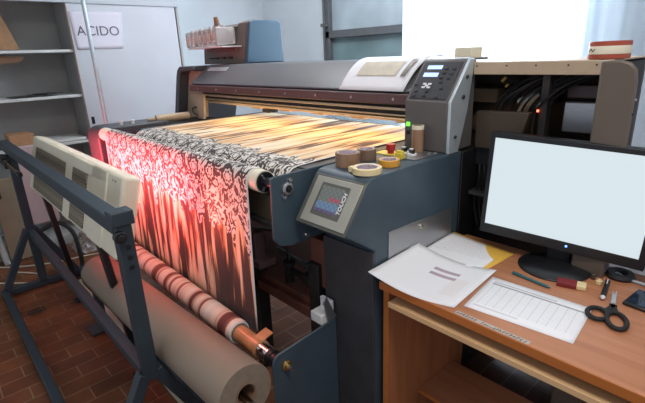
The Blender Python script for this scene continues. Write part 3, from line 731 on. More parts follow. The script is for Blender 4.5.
# under-bed frame
MB().box((-2.85, .92, .865), (-1.14, .97, .965)).build('perforated_beam', 'grille', P, .003)
MB().box((-2.85, .90, .845), (-1.14, .97, .863)).build('lower_beam', 'steel', P, .003)
MB().box((-2.86, 1.25, .70), (-1.16, 1.9, .89)).build('bed_chassis', 'interior', P, .004)
MB().box((-1.22, 1.02, .60), (-1.14, 1.24, .80)).build('motor_box', 'redglow', P, .004)
MB().box((-2.84, 1.02, .485), (-1.16, 1.62, .515)).build('machine_shelf', 'redglow', P, .003)
MB().box((-2.84, 1.0, .44), (-1.16, 1.04, .485)).build('shelf_rail', 'redglow', P, .003)
for x in (-2.8, -2.1, -1.62, -1.19):
    for y in (1.03, 1.95): MB().box((x-.03, y-.03, 0), (x+.03, y+.03, .70)).build('frame_leg', 'interior', P, .003)
# fittings on the shelf
mb = MB().cyl((-1.42, 1.06, .516), (-1.42, 1.06, .60), .022).cyl((-1.42, 1.06, .60), (-1.42, 1.06, .615), .028).cyl((-1.44, 1.06, .575), (-1.28, 1.06, .575), .014).box((-1.31, 1.04, .55), (-1.26, 1.08, .60)).build('air_regulator', 'interior', P, .002)
mb = MB().cyl((-1.24, 1.05, .516), (-1.24, 1.05, .57), .016).sph((-1.24, 1.05, .585), .018).cyl((-1.27, 1.05, .54), (-1.19, 1.05, .54), .01).build('air_valve', 'brass', P, .002)
MB().cyl((-1.36, 1.1, .60), (-1.18, 1.12, .62), .02).cyl((-1.6, 1.12, .60), (-1.36, 1.1, .60), .012).build('air_cylinder', 'steel', P, .002)
MB().tube([(-1.42, 1.06, .61), (-1.5, 1.10, .70), (-1.7, 1.15, .66), (-1.9, 1.2, .6)], .006, smooth=4).build('air_hose', 'hose', P)
MB().tube([(-1.24, 1.05, .60), (-1.22, 1.06, .68), (-1.3, 1.12, .72)], .006, smooth=4).build('air_hose', 'hose', P)
MB().box((-1.12, .92, .52), (-1.06, .985, .56)).box((-1.12, .97, .52), (-1.06, .985, .60)).build('white_bracket', 'white', P, .003)
MB().box((-1.44, .88, .68), (-1.40, .93, .80)).box((-1.46, .87, .66), (-1.36, .95, .69)).build('sensor_bracket', 'maroon', P, .003)

# left side housing
MB().prism([(.795, .40), (.795, 1.03), (.805, 1.06), (.83, 1.083), (.86, 1.09), (1.25, 1.09), (1.25, .40)], 'x', -3.13, -2.905).build('side_housing', 'bandgrey', P, .008)
for (x, y) in ((-2.965, .965), (-2.945, 1.03)):
    MB().cyl((x, y, 1.09), (x, y, 1.108), .010).cyl((x, y, 1.108), (x, y, 1.118), .014).build('housing_knob', 'white', P, .002)
MB().cyl((-2.99, 1.20, 1.098), (-2.97, 1.43, 1.098), .026).cyl((-3.0, 1.15, 1.098), (-2.99, 1.2, 1.098), .012).build('guide_arm', 'beige', P, .003)
MB().box((-3.10, 1.26, .6), (-2.9, 1.6, 1.066)).build('side_table', 'interior', P, .003)
# left tower
outer = [(-3.40, .90), (-3.215, 1.36), (-3.19, 1.40), (-3.15, 1.425), (-2.93, 1.425), (-2.93, 1.395), (-3.12, 1.39), (-3.15, 1.37), (-3.32, .90)]
MB().prism(outer, 'y', 1.49, 2.0).build('tower_shell', 'bandgrey', P, .006)
MB().prism([(-3.33, .90), (-3.15, 1.37), (-3.12, 1.39), (-2.9, 1.39), (-2.9, 1.3), (-2.97, 1.3), (-3.02, .90)], 'y', 1.56, 1.60).build('tower_inner_plate', 'beige', P, .002)
MB().prism([(-2.985, 1.245), (-2.80, 1.245), (-2.84, 1.075), (-2.93, 1.075), (-2.93, 1.15), (-2.99, 1.20)], 'y', 1.475, 1.49).build('tower_bracket', 'beige', P, .003)
MB().tube([(-2.90, 1.46, 1.10), (-2.935, 1.45, 1.12), (-2.935, 1.45, 1.145), (-2.90, 1.46, 1.155)], .006).build('bracket_hook', 'dark', P)
# top cover and beams
MB().prism([(1.455, 1.315), (1.60, 1.424), (1.63, 1.43), (2.02, 1.43), (2.02, 1.30), (1.50, 1.28)], 'x', -2.93, -1.065).build('top_cover', 'grey', P, .006)
MB().box((-2.90, 1.468, 1.352), (-2.66, 1.50, 1.392), Matrix.Translation((-.02, -.0, 0))).build('name_plate', 'silver', P) if False else None
# plate lying on the slope
sl = Matrix.Translation((0, 1.5275, 1.3693)) @ Matrix.Rotation(math.atan2(.109, .145), 4, 'X')
MB().box((-2.86, .035, -.004), (-2.62, .07, .004), sl).build('name_plate', 'silver', P, .001)
MB().box((-2.93, 1.44, 1.262), (-1.065, 1.51, 1.305)).build('front_ledge', 'maroon', P, .005)
for i in range(8):
    x = -2.8+i*.235
    MB().cyl((x, 1.436, 1.284), (x, 1.442, 1.284), .006, n=12).build('screw', 'steel', P)
MB().box((-2.86, 1.50, 1.205), (-1.07, 1.95, 1.27)).build('head_beam', 'interior', P, .003)
MB().box((-2.86, 1.488, 1.232), (-1.07, 1.499, 1.246)).build('rail_bar', 'gold', P, .003)
MB().box((-2.86, 1.492, 1.209), (-1.07, 1.499, 1.217)).build('rail_bar', 'gold', P, .002)
MB().cyl((-2.86, 1.54, 1.190), (-1.07, 1.54, 1.190), .010).build('guide_rail', 'gold', P)
MB().cyl((-2.86, 1.72, 1.165), (-1.07, 1.72, 1.165), .012).build('guide_rail', 'gold', P)
MB().box((-2.86, 1.86, 1.128), (-1.07, 1.90, 1.150)).build('rail_bar', 'gold', P, .004)
MB().box((-2.86, 1.90, 1.17), (-1.07, 1.94, 1.205)).build('rail_bar', 'interior', P, .004)
MB().box((-2.60, 1.80, 1.10), (-2.52, 1.88, 1.205)).build('print_head', 'interior', P, .004)
for i in range(5):
    x = -2.35+i*.28
    MB().box((x, 1.55, 1.17), (x+.09, 1.60, 1.185)).build('rail_clip', 'gold', P, .002)
MB().cyl((-2.7, 1.64, 1.196), (-1.2, 1.64, 1.196), .007).build('warm_lamp_tube', 'warmlamp', P)

# control unit with keypad
CX0, CX1 = -1.075, -.885
MB().prism([(1.41, 1.10), (1.41, 1.285), (1.53, 1.432), (1.56, 1.437), (1.59, 1.43), (1.59, 1.10)], 'x', CX0, CX1).build('control_unit', 'unit', P, .006)
MB().prism([(1.41, 1.10), (1.41, 1.287), (1.527, 1.432), (1.556, 1.432), (1.525, 1.25), (1.475, 1.10)], 'x', CX1, CX1+.012).build('side_plate', 'silver', P, .002)
MB().cyl((CX1+.012, 1.485, 1.30), (CX1+.018, 1.485, 1.30), .008).cyl((CX1+.012, 1.505, 1.37), (CX1+.018, 1.505, 1.37), .006).cyl((CX1+.012, 1.445, 1.16), (CX1+.018, 1.445, 1.16), .006).build('side_plate_screw', 'dark', P)
th = math.atan2(1.432-1.285, .12)
km = Matrix.Translation((CX0, 1.53, 1.432)) @ Matrix.Rotation(th, 4, 'X')    # local x across, y up the slope (negative = down), z outward
KL = math.hypot(.12, .147); KW = CX1-CX0
def kb(s0, s1, t0, t1, z0, z1, mb=None):
    mb = mb or MB(); return mb.box((s0*KW, -t1*KL, z0), (s1*KW, -t0*KL, z1), km)
kp = kb(.07, .93, .07, .94, -.002, .0025).build('keypad', 'keypad', P, .001)
for (a, b_, c_, d_) in ((.19, .53, .16, .25), (.17, .51, .335, .43)):
    kb(a, b_, c_, d_, .0025, .0035).build('display', 'lcd', kp)
for (s_, t_) in ((.64, .24), (.80, .24), (.62, .34), (.79, .355), (.60, .45), (.77, .46), (.64, .55), (.72, .70), (.70, .90), (.17, .77), (.17, .89), (.42, .77), (.40, .88), (.10, .62)):
    kb(s_-.035, s_+.035, t_-.025, t_+.025, .0025, .0045).build('key', 'button', kp, .0008)
for (s_, t_) in ((.30, .60), (.42, .60), (.30, .68), (.42, .68), (.36, .64)):
    kb(s_-.04, s_+.04, t_-.022, t_+.022, .0025, .0045).build('arrow_key', 'white', kp, .0008)
MB().box((-1.063, 1.405, 1.190), (-1.048, 1.411, 1.205)).build('green_light', 'led', P, .001)
MB().box((-1.063, 1.405, 1.158), (-1.048, 1.411, 1.174)).build('power_switch', 'black', P, .001)

# service bay on the right
MB().box((-.873, 1.55, 1.375), (-.440, 1.56, 1.418)).box((-1.064, 1.60, 1.412), (-.44, 2.0, 1.418)).build('bay_rail', 'beige', P, .002)
for x in (-.86, -.75, -.65, -.55, -.47): MB().cyl((x, 1.5485, 1.405), (x, 1.5505, 1.405), .003, n=10).build('screw', 'dark', P)
MB().box((-1.25, 1.98, .12), (-.447, 2.0, 1.41)).build('bay_back', 'bayback', P)  # lower part extended downwards to block window light from the floor
MB().prism([(-.445, .02), (-.445, 1.417), (-.395, 1.419), (-.372, 1.412), (-.355, 1.395), (-.348, 1.36), (-.348, .02)], 'y', 1.50, 1.518).build('end_housing', 'brownplastic', P, .006)
MB().cyl((-.349, 1.509, 1.31), (-.344, 1.509, 1.31), .004).build('screw', 'steel', P); MB().cyl((-.349, 1.509, 1.27), (-.344, 1.509, 1.27), .004).build('screw', 'black', P)
MB().prism([(-.868, 1.10), (-.868, 1.240), (-.670, 1.245), (-.705, 1.10)], 'y', 1.585, 1.615).build('carriage_box', 'graybox', P, .003)
MB().box((-.455, 1.565, .02), (-.447, 1.98, 1.405)).build('bay_side', 'interior', P)
MB().box((-.60, 1.70, 1.17), (-.47, 1.80, 1.275)).build('steel_box', 'steel', P, .004)
MB().box((-.61, 1.74, 1.285), (-.47, 1.84, 1.33)).build('pump_box', 'maroon', P, .004)
MB().box((-.66, 1.64, 1.02), (-.635, 1.68, 1.375)).build('bay_post', 'interior', P, .002)
MB().box((-.87, 1.60, 1.03), (-.445, 1.75, 1.10)).build('bay_tray', 'black', P, .003)
MB().cyl((-.78, 1.75, 1.255), (-.70, 1.75, 1.285), .022).build('white_filter', 'white', P, .003)
MB().tube([(-.78, 1.73, 1.15), (-.76, 1.72, 1.22), (-.71, 1.71, 1.262), (-.655, 1.70, 1.268)], .024, 12, 4).build('duct', 'beige', P)
MB().box((-.82, 1.85, 1.25), (-.69, 1.93, 1.36)).build('circuit_board', 'maroon', P, .003)
MB().box((-1.06, 1.86, 1.24), (-.93, 1.95, 1.30)).build('bay_panel', 'beige', P, .004)
MB().cyl((-1.04, 1.80, 1.375), (-.80, 1.80, 1.335), .03).build('dark_tube', 'interior', P, .003)
rnd = random.Random(11)
for i in range(20):
    x = -.86+i*.0105+rnd.uniform(-.006, .006); y = 1.62+rnd.uniform(0, .12)
    MB().tube([(x+.16+rnd.uniform(0, .04), y+.05, 1.375), (x+.10, y+.03, 1.345+rnd.uniform(-.01, .01)), (x+.04, y, 1.29), (x+.005, y, 1.23), (x-.0, y+.01, 1.12)], .0022+.001*(i % 3), 6, 3).build('cable', 'hose' if i % 6 else 'interior', P)
MB().cyl((-.815, 1.66, 1.345), (-.80, 1.66, 1.36), .007).cyl((-.80, 1.66, 1.325), (-.79, 1.66, 1.335), .005).build('copper_fitting', 'brass', P)
MB().cyl((-.665, 1.635, 1.247), (-.66, 1.635, 1.247), .004).build('red_light', 'wheel', P)
MB().box((-.868, 1.63, .36), (-.46, 1.97, 1.03)).build('service_cabinet', 'black', P, .004)
MB().box((-1.138, 1.505, .05), (-.87, 1.97, 1.095)).build('lower_body', 'black', P, .003)
MB().box((-.868, 1.56, .915), (-.46, 1.63, .930)).build('cabinet_ledge', 'dark', P, .002)
for i in range(6):
    x = -.85+i*.02
    MB().tube([(x, 1.60, 1.03), (x+.01, 1.585, .97), (x-.005, 1.59, .87), (x+.01, 1.60, .78)], .005, 6, 3).build('cable', 'hose', P)

# blue side console
prof = [(1.00, 0.02), (1.00, .852), (.893, .922), (.872, .932), (.867, .944), (.966, 1.083), (.985, 1.096), (1.01, 1.10), (1.50, 1.10), (1.50, .02)]
MB().prism(prof, 'x', -1.112, -.872).build('console', 'blue', P, .007, 3)
MB().box((-1.112, .992, .03), (-.872, 1.001, .845)).build('console_front_panel', 'dark', P, .002)
MB().prism([(1.068, .62), (1.068, .899), (1.45, .885), (1.45, .62)], 'x', -.872, -.869).build('side_plate', 'steel', P, .001)
MB().cyl((-.8695, 1.245, .868), (-.862, 1.245, .868), .008).build('side_plate_screw', 'chrome', P, .001)
# touch screen on the slope
ang = math.atan2(1.083-.944, .966-.867)
tm = Matrix.Translation((-1.085, .966, 1.083)) @ Matrix.Rotation(ang, 4, 'X')
TL = math.hypot(.966-.867, 1.083-.944)
def tb(x0, x1, t0, t1, z0, z1): return MB().box((x0, -t1*TL, z0), (x1, -t0*TL, z1), tm)
tb(-.018, .212, -.02, 1.03, -.003, .003).build('panel_surround', 'bezeldark', P, .003)
tp = tb(.003, .207, .03, .97, .003, .008).build('touch_panel', 'bezel', P, .002)
tb(.038, .166, .14, .80, .007, .0095).build('screen_frame', 'bezeldark', tp, .001)
o = tb(.048, .146, .20, .72, .0095, .010).build('screen', 'touch', tp, flat=True)
me = o.data; uvl = me.uv_layers.new(name='UVMap')
inv = tm.inverted(); ol = root_loc(o)
for l in me.loops:
    q = inv @ (me.vertices[l.vertex_index].co+ol)
    uvl.data[l.index].uv = ((q.x-.048)/.098, 1+(q.y+.20*TL)/(.52*TL))
text_mesh('TOUCH', .0205, tm @ Matrix.Translation((.157, -.48*TL, .0103)) @ Matrix.Rotation(PI/2, 4, 'Z'), 'screen_lettering', 'paper', tp, .0003, .2, .0006)
# upper end plate + bearing
PX = -1.125
MB().prism([(.785, .885), (.79, 1.092), (.80, 1.099), (1.40, 1.099), (1.40, .845), (1.02, .845), (.86, .842), (.81, .855)], 'x', PX-.01, PX).build('roller_end_plate', 'blue', P, .003)
def bearing(y, z, x, name='bearing'):
    mb = MB().lathe([(.0, .0), (.022, .0), (.022, .010), (.018, .013), (.011, .014), (.0, .014)], (x, y, z), 'x', 28)
    b_ = mb.build(name, 'steel', P, .001)
    a = math.radians(62)
    mb = MB()
    for s_ in (-1, 1):
        cy, cz = y+s_*.027*math.cos(a), z+s_*.027*math.sin(a)
        mb.cyl((x, cy, cz), (x+.007, cy, cz), .010, n=18)
    mb.bar((x+.0035, y-.027*math.cos(a), z-.027*math.sin(a)), (x+.0035, y+.027*math.cos(a), z+.027*math.sin(a)), .007, .020)
    mb.build('flange', 'steel', b_)
    MB().lathe([(.0, .0205), (.008, .0205), (.009, .014), (.013, .0142), (.013, .006)], (x, y, z), 'x', 20).build('shaft_end', 'black', b_)
    mb = MB()
    for s_ in (-1, 1):
        cy, cz = y+s_*.027*math.cos(a), z+s_*.027*math.sin(a); mb.cyl((x+.007, cy, cz), (x+.010, cy, cz), .004, n=12)
    mb.build('flange_screw', 'chrome', b_)
bearing(.85, 1.052, PX)
MB().cyl((PX, .925, .865), (PX+.012, .925, .865), .007).cyl((PX, .925, .865), (PX+.004, .925, .865), .011).build('hex_bolt', 'chrome', P)
# lower end plate + bearing
LX = -1.05
MB().prism([(.688, .06), (.685, .475), (.692, .498), (.712, .512), (.985, .530), (.99, .06)], 'x', LX-.008, LX).build('winder_end_plate', 'blue', P, .004)
MB().prism([(.945, .530), (.925, .62), (.94, .64), (.99, .534)], 'x', LX-.006, LX).build('plate_tab', 'steel', P, .002)
MB().lathe([(0, 0), (.019, 0), (.019, .006), (.013, .008), (.011, .016), (0, .016)], (LX, .742, .455), 'x', 24).build('winder_bearing', 'brass', P, .001)
MB().cyl((LX+.016, .742, .455), (LX+.030, .742, .455), .007, n=6).build('winder_bolt', 'chrome', P)
MB().cyl((-1.183, .73, .457), (-1.125, .73, .457), .030, n=32).build('chuck', 'chrome', P, .003)
MB().box((-1.158, .70, .478), (-1.146, .715, .483)).build('chuck_slot', 'black', P)
MB().cyl((-1.125, .73, .457), (-1.06, .73, .457), .027, n=28).cyl((-1.125, .73, .457), (-1.105, .73, .457), .031, n=28).build('winder_collar', 'black', P, .003)
MB().sph((-1.135, .715, .425), .010).build('grub_screw', 'black', P)
# emergency button and small plate on the console top
MB().box((-1.105, 1.265, 1.10), (-1.018, 1.325, 1.104)).build('yellow_label', 'yellowplastic', P, .001)
MB().cyl((-1.045, 1.29, 1.104), (-1.045, 1.29, 1.114), .012).cyl((-1.045, 1.29, 1.114), (-1.045, 1.29, 1.140), .0165, .018).build('emergency_button', 'red', P, .003)
MB().box((-1.01, 1.255, 1.10), (-.905, 1.40, 1.104)).build('switch_plate', 'steel', P, .001)
for (x, y) in ((-.998, 1.312), (-.955, 1.300)):
    s_ = MB().cyl((x, y, 1.104), (x, y, 1.114), .017).build('switch_base', 'white', P, .002)
    MB().bar((x-.014, y+.008, 1.122), (x+.012, y-.006, 1.122), .012, .018).build('switch_lever', 'black', s_, .003)
    MB().box((x-.004, y-.012, 1.128), (x+.010, y-.002, 1.133)).build('lever_cap', 'white', s_, .001)
MB().cyl((-.93, 1.37, 1.104), (-.93, 1.37, 1.108), .004).cyl((-.915, 1.39, 1.104), (-.915, 1.39, 1.108), .004).build('plate_screw', 'chrome', P)
tag(MB().box((-.985, 1.238, 1.1005), (-.955, 1.262, 1.122)).box((-.985, 1.244, 1.122), (-.955, 1.256, 1.130)).build('yellow_clip', 'yellowplastic', bev=.002), 'tiny yellow and black clip beside the orange tape roll', 'clip')

# ------------------------------------------------------------------ ink supply on top
t = thing('ink_supply_unit', 'blue ink supply housing standing on top of the printer', 'ink unit', (-2.78, 1.86, 1.43))
pr = [(-3.07, 0)]
MB().prism([(1.70, 1.431), (1.745, 1.685), (1.77, 1.70), (1.97, 1.70), (2.0, 1.68), (2.01, 1.431)], 'x', -2.615, -2.585).build('side_cheek', 'bluelight', t, .008, 3)
MB().prism([(1.70, 1.431), (1.71, 1.54), (1.80, 1.55), (1.80, 1.68), (1.98, 1.69), (2.0, 1.431)], 'x', -3.16, -2.70).build('housing', 'brownplastic', t, .004)
MB().prism([(1.698, 1.431), (1.744, 1.686), (1.80, 1.705), (1.99, 1.695), (1.99, 1.431)], 'x', -2.72, -2.617).build('front_frame', 'brownplastic', t, .004)
MB().prism([(1.76, 1.67), (1.80, 1.69), (1.98, 1.70), (1.98, 1.66), (1.80, 1.66)], 'x', -2.98, -2.70).build('hood', 'brownplastic', t, .003)
MB().box((-3.10, 1.699, 1.512), (-2.74, 1.712, 1.535)).build('ink_row', 'ink', t, .002)
for i in range(4): MB().box((-3.08+i*.09, 1.694, 1.466), (-3.03+i*.09, 1.703, 1.478)).build('slot', 'black', t, .002)
bt0 = None
lbls = ['leftmost translucent ink bottle in the row on the ink unit', 'second translucent ink bottle from the left on the ink unit', 'third translucent ink bottle from the left on the ink unit', 'fourth translucent ink bottle from the left, in the middle of the row', 'fifth translucent ink bottle from the left, third from the blue housing', 'second translucent ink bottle from the blue housing', 'translucent ink bottle nearest the blue housing, rightmost of the row']
for i in range(7):
    x = -3.10+i*.0665
    if bt0 is None:
        bt0 = thing('ink_bottle', lbls[0], 'bottle', (x, 1.63, 1.545), group='ink bottles in front of the ink unit')
        MB().box((-.029, -.075, 0), (.029, .07, .105)).build('body', 'frosty', bt0, .014, 3, local=True)
        MB().cyl((0, -.02, .104), (0, -.02, .118), .016).build('neck', 'frosty', bt0, .002, local=True)
        MB().box((-.012, -.0765, .02), (.014, -.0748, .07)).build('bottle_label', 'cardcream2', bt0, local=True)
        b_ = bt0
    else:
        b_ = copy_tree(bt0); b_.location = (x, 1.63-.002*i, 1.545+.002*i); b_['label'] = lbls[i]
MB().box((-3.14, 1.57, 1.537), (-2.66, 1.72, 1.5445)).build('bottle_tray', 'white', t, .002)
tag(MB().cyl((-2.76, 1.61, 1.6605), (-2.76, 1.61, 1.672), .022).cyl((-2.76, 1.61, 1.672), (-2.755, 1.60, 1.725), .020, .013).build('bottle_cap', 'carddark', bev=.002), 'brown cone shaped cap standing on the row of ink bottles', 'cap')

# paper cover on the machine
def sagf(u, v): return (0, 0, .030*math.sin(PI*min(1, v*1.0))*1.0+.004)
p_ = sheet('paper_cover', [(-1.50, 1.75, 1.436), (-1.08, 1.72, 1.436), (-1.115, 1.449, 1.312), (-1.475, 1.449, 1.312)], 'paper', th=.001, nu=16, nv=20, sag=lambda u, v: (0, 0, .058*math.sin(PI*v**.9)+.002))
tag(p_, 'white sheet draped over the grey printer cover beside the keypad', 'sheet')
def on_cover(u, v, up=.0025):
    fl, fr, bl, br = Vector((-1.475, 1.449, 1.312)), Vector((-1.115, 1.449, 1.312)), Vector((-1.50, 1.75, 1.436)), Vector((-1.08, 1.72, 1.436))
    q = (fl*(1-u)+fr*u)*(1-v)+(bl*(1-u)+br*u)*v; q.z += .058*math.sin(PI*max(v, 1e-6)**.9)+.002
    return q+Vector((0, -.6, .8))*up
def cover_patch(name, u0, u1, v0, v1, mat, up):
    bm = bmesh.new(); g = []
    for j in range(7): g.append([bm.verts.new(on_cover(u0+(u1-u0)*i/8, v0+(v1-v0)*j/6, up)) for i in range(9)])
    for j in range(6):
        for i in range(8): bm.faces.new((g[j][i], g[j][i+1], g[j+1][i+1], g[j+1][i]))
    mb = MB(); mb.bm.free(); mb.bm = bm; return mb.build(name, mat, p_)
M['cardcream'] = plain('pale_cream_insert', (.62, .56, .44), .7, 0, .1, 20)
cover_patch('cream_insert', .18, .78, .17, .42, 'cardcream', .004)
cover_patch('metal_clip', .86, .92, .15, .46, 'graybox', .008)

tag(MB().box((-1.0, 1.62, 1.4315), (-.925, 1.70, 1.472)).build('small_box', 'cream', bev=.003), 'small cream box standing behind the control keypad', 'box')
def taperoll(name, c, ro, ri, h, mat, core, label, cat='tape roll', tail=False, group=None, axis='z', topmat='label'):
    t = thing(name, label, cat, c, group=group)
    MB().lathe([(ri, 0), (ro-.001, 0), (ro, .001), (ro, h-.001), (ro-.001, h), (ri, h)], (0, 0, 0), axis, 44).build('tape', mat, t, local=True)
    MB().lathe([(ri-.003, .001), (ri, .0005), (ri, h+.0002), (ri-.003, h-.0005)], (0, 0, 0), axis, 44, close=True).build('core', core, t, local=True)
    return t
t = taperoll('parcel_tape_spool', (-.472, 1.655, 1.4195), .058, .038, .052, 'taperust', 'card', 'rust red and white tape spool on the rail behind the monitor')
MB().lathe([(.0585, .014), (.0588, .015), (.0588, .037), (.0585, .038)], (0, 0, 0), 'z', 44).build('label_band', 'cream', t, local=True)
MB().tube([(-.045, -.0385, .022), (-.038, -.046, .030), (-.032, -.050, .022), (-.026, -.054, .030)], .0012, 5, 2).build('handwriting', 'handink', t, local=True)

# tapes on the console: x,y from the photo
taperoll('tape_roll', (-1.047, 1.062, 1.1001), .043, .034, .047, 'tapebrown', 'label', 'wide brown parcel tape roll, leftmost on the blue console')
taperoll('tape_roll', (-1.058, 1.170, 1.1001), .035, .026, .040, 'tapedark', 'label', 'dark brown tape roll standing behind the wide brown roll')
t = taperoll('tape_roll', (-.930, 1.030, 1.1001), .048, .036, .020, 'tapecream', 'label', 'low cream masking tape roll at the front edge of the console')
MB().box((-.055, -.030, 0), (-.040, -.012, .018)).build('tape_end', 'tapecream', t, .001, local=True)
taperoll('tape_roll', (-.938, 1.150, 1.1001), .036, .028, .022, 'tapeorange', 'label', 'flat orange tape roll beside the red emergency button')
t = thing('cardboard_tube', 'upright tape core tube of brown cardboard in front of the control unit', 'tube', (-.985, 1.375, 1.1045))
MB().lathe([(.019, 0), (.022, 0), (.022, .098), (.019, .098)], (0, 0, 0), 'z', 32, close=True).build('tube', 'tapebrown', t, local=True)
MB().lathe([(.0224, .084), (.0224, .099), (.0185, .099)], (0, 0, 0), 'z', 32).build('pale_rim', 'cream', t, local=True)

# ------------------------------------------------------------------ desk
t = thing('computer_desk', 'cherry wood computer desk with beech keyboard tray in the right foreground', 'desk', (-.2, 1.27, 0))
DX0, DX1, DY0, DY1 = -.853, .55, 1.0, 1.545
MB().box((DX0, DY0+.003, .722), (DX1, DY1, .75)).build('desktop', 'cherry', t, .002)
MB().box((DX0, DY0, .7225), (DX1, DY0+.003, .7495)).build('front_edge', 'edge', t, .001)
for x in (DX0, DX1-.022):
    MB().box((x, DY0+.025, .0), (x+.022, DY1-.01, .722)).build('side_panel', 'cherryv', t, .001)
    MB().box((x, DY0+.022, .0), (x+.022, DY0+.025, .722)).build('side_edge', 'edge', t, .001)
tr = MB().box((DX0+.04, DY0-.003, .671), (DX1-.05, DY0+.33, .690)).build('keyboard_tray', 'beech', t, .002)
MB().box((DX0+.024, DY0+.04, .692), (DX0+.038, DY0+.36, .706)).box((DX0+.0225, DY0+.04, .684), (DX0+.026, DY0+.36, .714)).build('slide_rail', 'steel', t, .001)
MB().box((DX1-.048, DY0+.04, .692), (DX1-.034, DY0+.36, .706)).build('slide_rail', 'steel', t, .001)
MB().box((DX0+.022, DY0+.215, .18), (DX1-.022, DY0+.455, .198)).build('lower_shelf', 'cherry', t, .001)
MB().box((DX0+.022, DY0+.212, .1805), (DX1-.022, DY0+.215, .1975)).build('shelf_edge', 'edge', t, .001)
MB().box((DX0+.022, DY1-.028, .40), (DX1-.022, DY1-.012, .68)).build('back_panel', 'cherryv', t, .001) if False else None
# label strip with handwriting on the front of the top
MB().prism([(-.577, 1.004), (-.366, 1.004), (-.366, 1.022), (-.577, 1.022)], 'z', .7502, .7506).build('label_strip', 'tapestrip', t)
rnd = random.Random(4)
x = -.572
while x < -.375:
    if abs(x+.50) < .010: x += .012
    h = .010; w = rnd.uniform(.005, .008)
    pts = [(x+rnd.uniform(0, 1)*w, 1.008+rnd.uniform(0, 1)*h, .7512) for _ in range(4)]
    pts[0] = (x, 1.008, .7512); pts[-1] = (x+w, 1.008+h*rnd.random(), .7512)
    MB().tube(pts, .0007, 4, 1).build('handwriting', 'handink', t)
    x += w+.0028
# keyboard
k = thing('keyboard', 'black keyboard on the beech pull-out tray under the desk top', 'keyboard', (-.46, 1.13, .690))
MB().prism([(-.715, 1.11), (-.705, 1.075), (-.68, 1.055), (-.63, 1.045), (.02, 1.045), (.05, 1.06), (.05, 1.20), (-.715, 1.20)], 'z', .6903, .705).build('case', 'black', k, .004)
for j in range(4):
    for i in range(20): MB().box((-.69+i*.036, 1.075+j*.030, .705), (-.660+i*.036, 1.099+j*.030, .711)).build('key', 'blackrub', k, .001)

# monitor
ym = -.045
mo = thing('computer_monitor', 'black flat monitor with a blank pale screen on the cherry desk', 'monitor', (-.497, 1.478, .75), (0, 0, .14))
MB().lathe([(0, 0), (.108, 0), (.112, .004), (.105, .010), (.06, .017), (0, .019)], (.008, 0, 0), 'z', 56).build('base', 'black', mo, local=True)
MB().prism([(-.028, .012), (.042, .012), (.035, .11), (-.021, .11)], 'y', .03, .055).build('stand_neck', 'black', mo, .005, local=True)
SW, SH = .468, .314; SZ = .258; MX = -.005
RM = Matrix.Rotation(.043, 4, 'Y')          # the head hangs slightly askew on its neck
def mbx(name, boxes, mat, bev=.002):
    mb = MB()
    for a, b_ in boxes: mb.box(a, b_, RM)
    return mb.build(name, mat, mo, bev, local=True)
X0, X1, Z0, Z1 = MX-SW/2, MX+SW/2, SZ-SH/2, SZ+SH/2
mbx('housing', [((X0-.017, .0005, Z0-.036), (X1+.020, .035, Z1+.018))], 'black', .005)
mbx('bezel', [((X0-.015, -.004, Z0-.034), (X1+.018, .001, Z0)), ((X0-.015, -.004, Z1), (X1+.018, .001, Z1+.016)), ((X0-.015, -.004, Z0-.002), (X0, .001, Z1+.002)), ((X1, -.004, Z0-.002), (X1+.018, .001, Z1+.002))], 'black', .001)
mbx('screen', [((X0, -.001, Z0), (X1, .0003, Z1))], 'screen', 0)
mbx('power_light', [((.030, -.006, Z0-.016), (.036, -.0038, Z0-.010))], 'ledblue', 0)
mbx('rear_shell', [((-.15, .034, SZ-.12), (.18, .07, SZ+.10))], 'black', .01)

# papers on the desk
def PZ(pts, z): return [(x, y, z) for x, y in pts]
tag(sheet('yellow_folder', [(-.867, 1.470, .778), (-.629, 1.488, .7505), (-.640, 1.300, .7505), (-.867, 1.195, .766)], 'yellow', th=.0012), 'yellow card folder under the white papers beside the console', 'folder')
tag(sheet('printed_sheet', [(-.866, 1.455, .780), (-.660, 1.480, .7535), (-.655, 1.300, .7530), (-.866, 1.190, .769)], 'sheettext', th=.0006), 'white text sheet lying on the yellow folder', 'sheet of paper')
tag(sheet('printed_sheet', [(-.865, 1.232, .808), (-.610, 1.320, .756), (-.589, 1.024, .753), (-.865, .958, .796)], 'sheetmarks', th=.0006, sag=lambda u, v: (0, 0, -.020*math.sin(PI*u))), 'placeholder', 'sheet of paper')
o = sheet('printed_sheet', PZ([(-.603, 1.277), (-.309, 1.291), (-.289, 1.085), (-.577, 1.056)], .7504), 'sheettable', th=.0004)
tag(o, 'white sheet with a printed table lying in front of the monitor base', 'sheet of paper')
# pen
def pen(name, a, b_, r, mat, label, tip=None, cat='pen'):
    t = thing(name, label, cat, a)
    A, B = Vector(a), Vector(b_); d = (B-A).normalized()
    MB().cyl(A+d*.012, B, r, n=14).build('barrel', mat, t, .0008)
    MB().cyl(A, A+d*.012, .001, r, n=14).build('tip', tip or mat, t)
    MB().bar(B-d*.035+Vector((0, 0, r+.001)), B-d*.002+Vector((0, 0, r+.001)), .003, .0012).build('pocket_clip', tip or mat, t)
    return t
pen('ballpoint_pen', (-.437, 1.322, .7548), (-.566, 1.341, .7548), .0046, 'teal', 'dark teal ballpoint pen lying between the table sheet and monitor base', 'teal')
t = thing('eraser', 'maroon and cream eraser box lying beside the monitor base', 'eraser', (-.400, 1.385, .75), (0, 0, .28))
MB().box((-.040, -.020, .0005), (.014, .020, .014)).build('sleeve', 'maroonbox', t, .0015, local=True)
MB().box((.014, -.019, .0008), (.040, .019, .0135)).build('rubber', 'tapecream', t, .002, local=True)
pen('marker_pen', (-.304, 1.350, .7585), (-.326, 1.475, .7585), .0075, 'black', 'black marker with white end lying behind the scissors', 'white', 'marker')
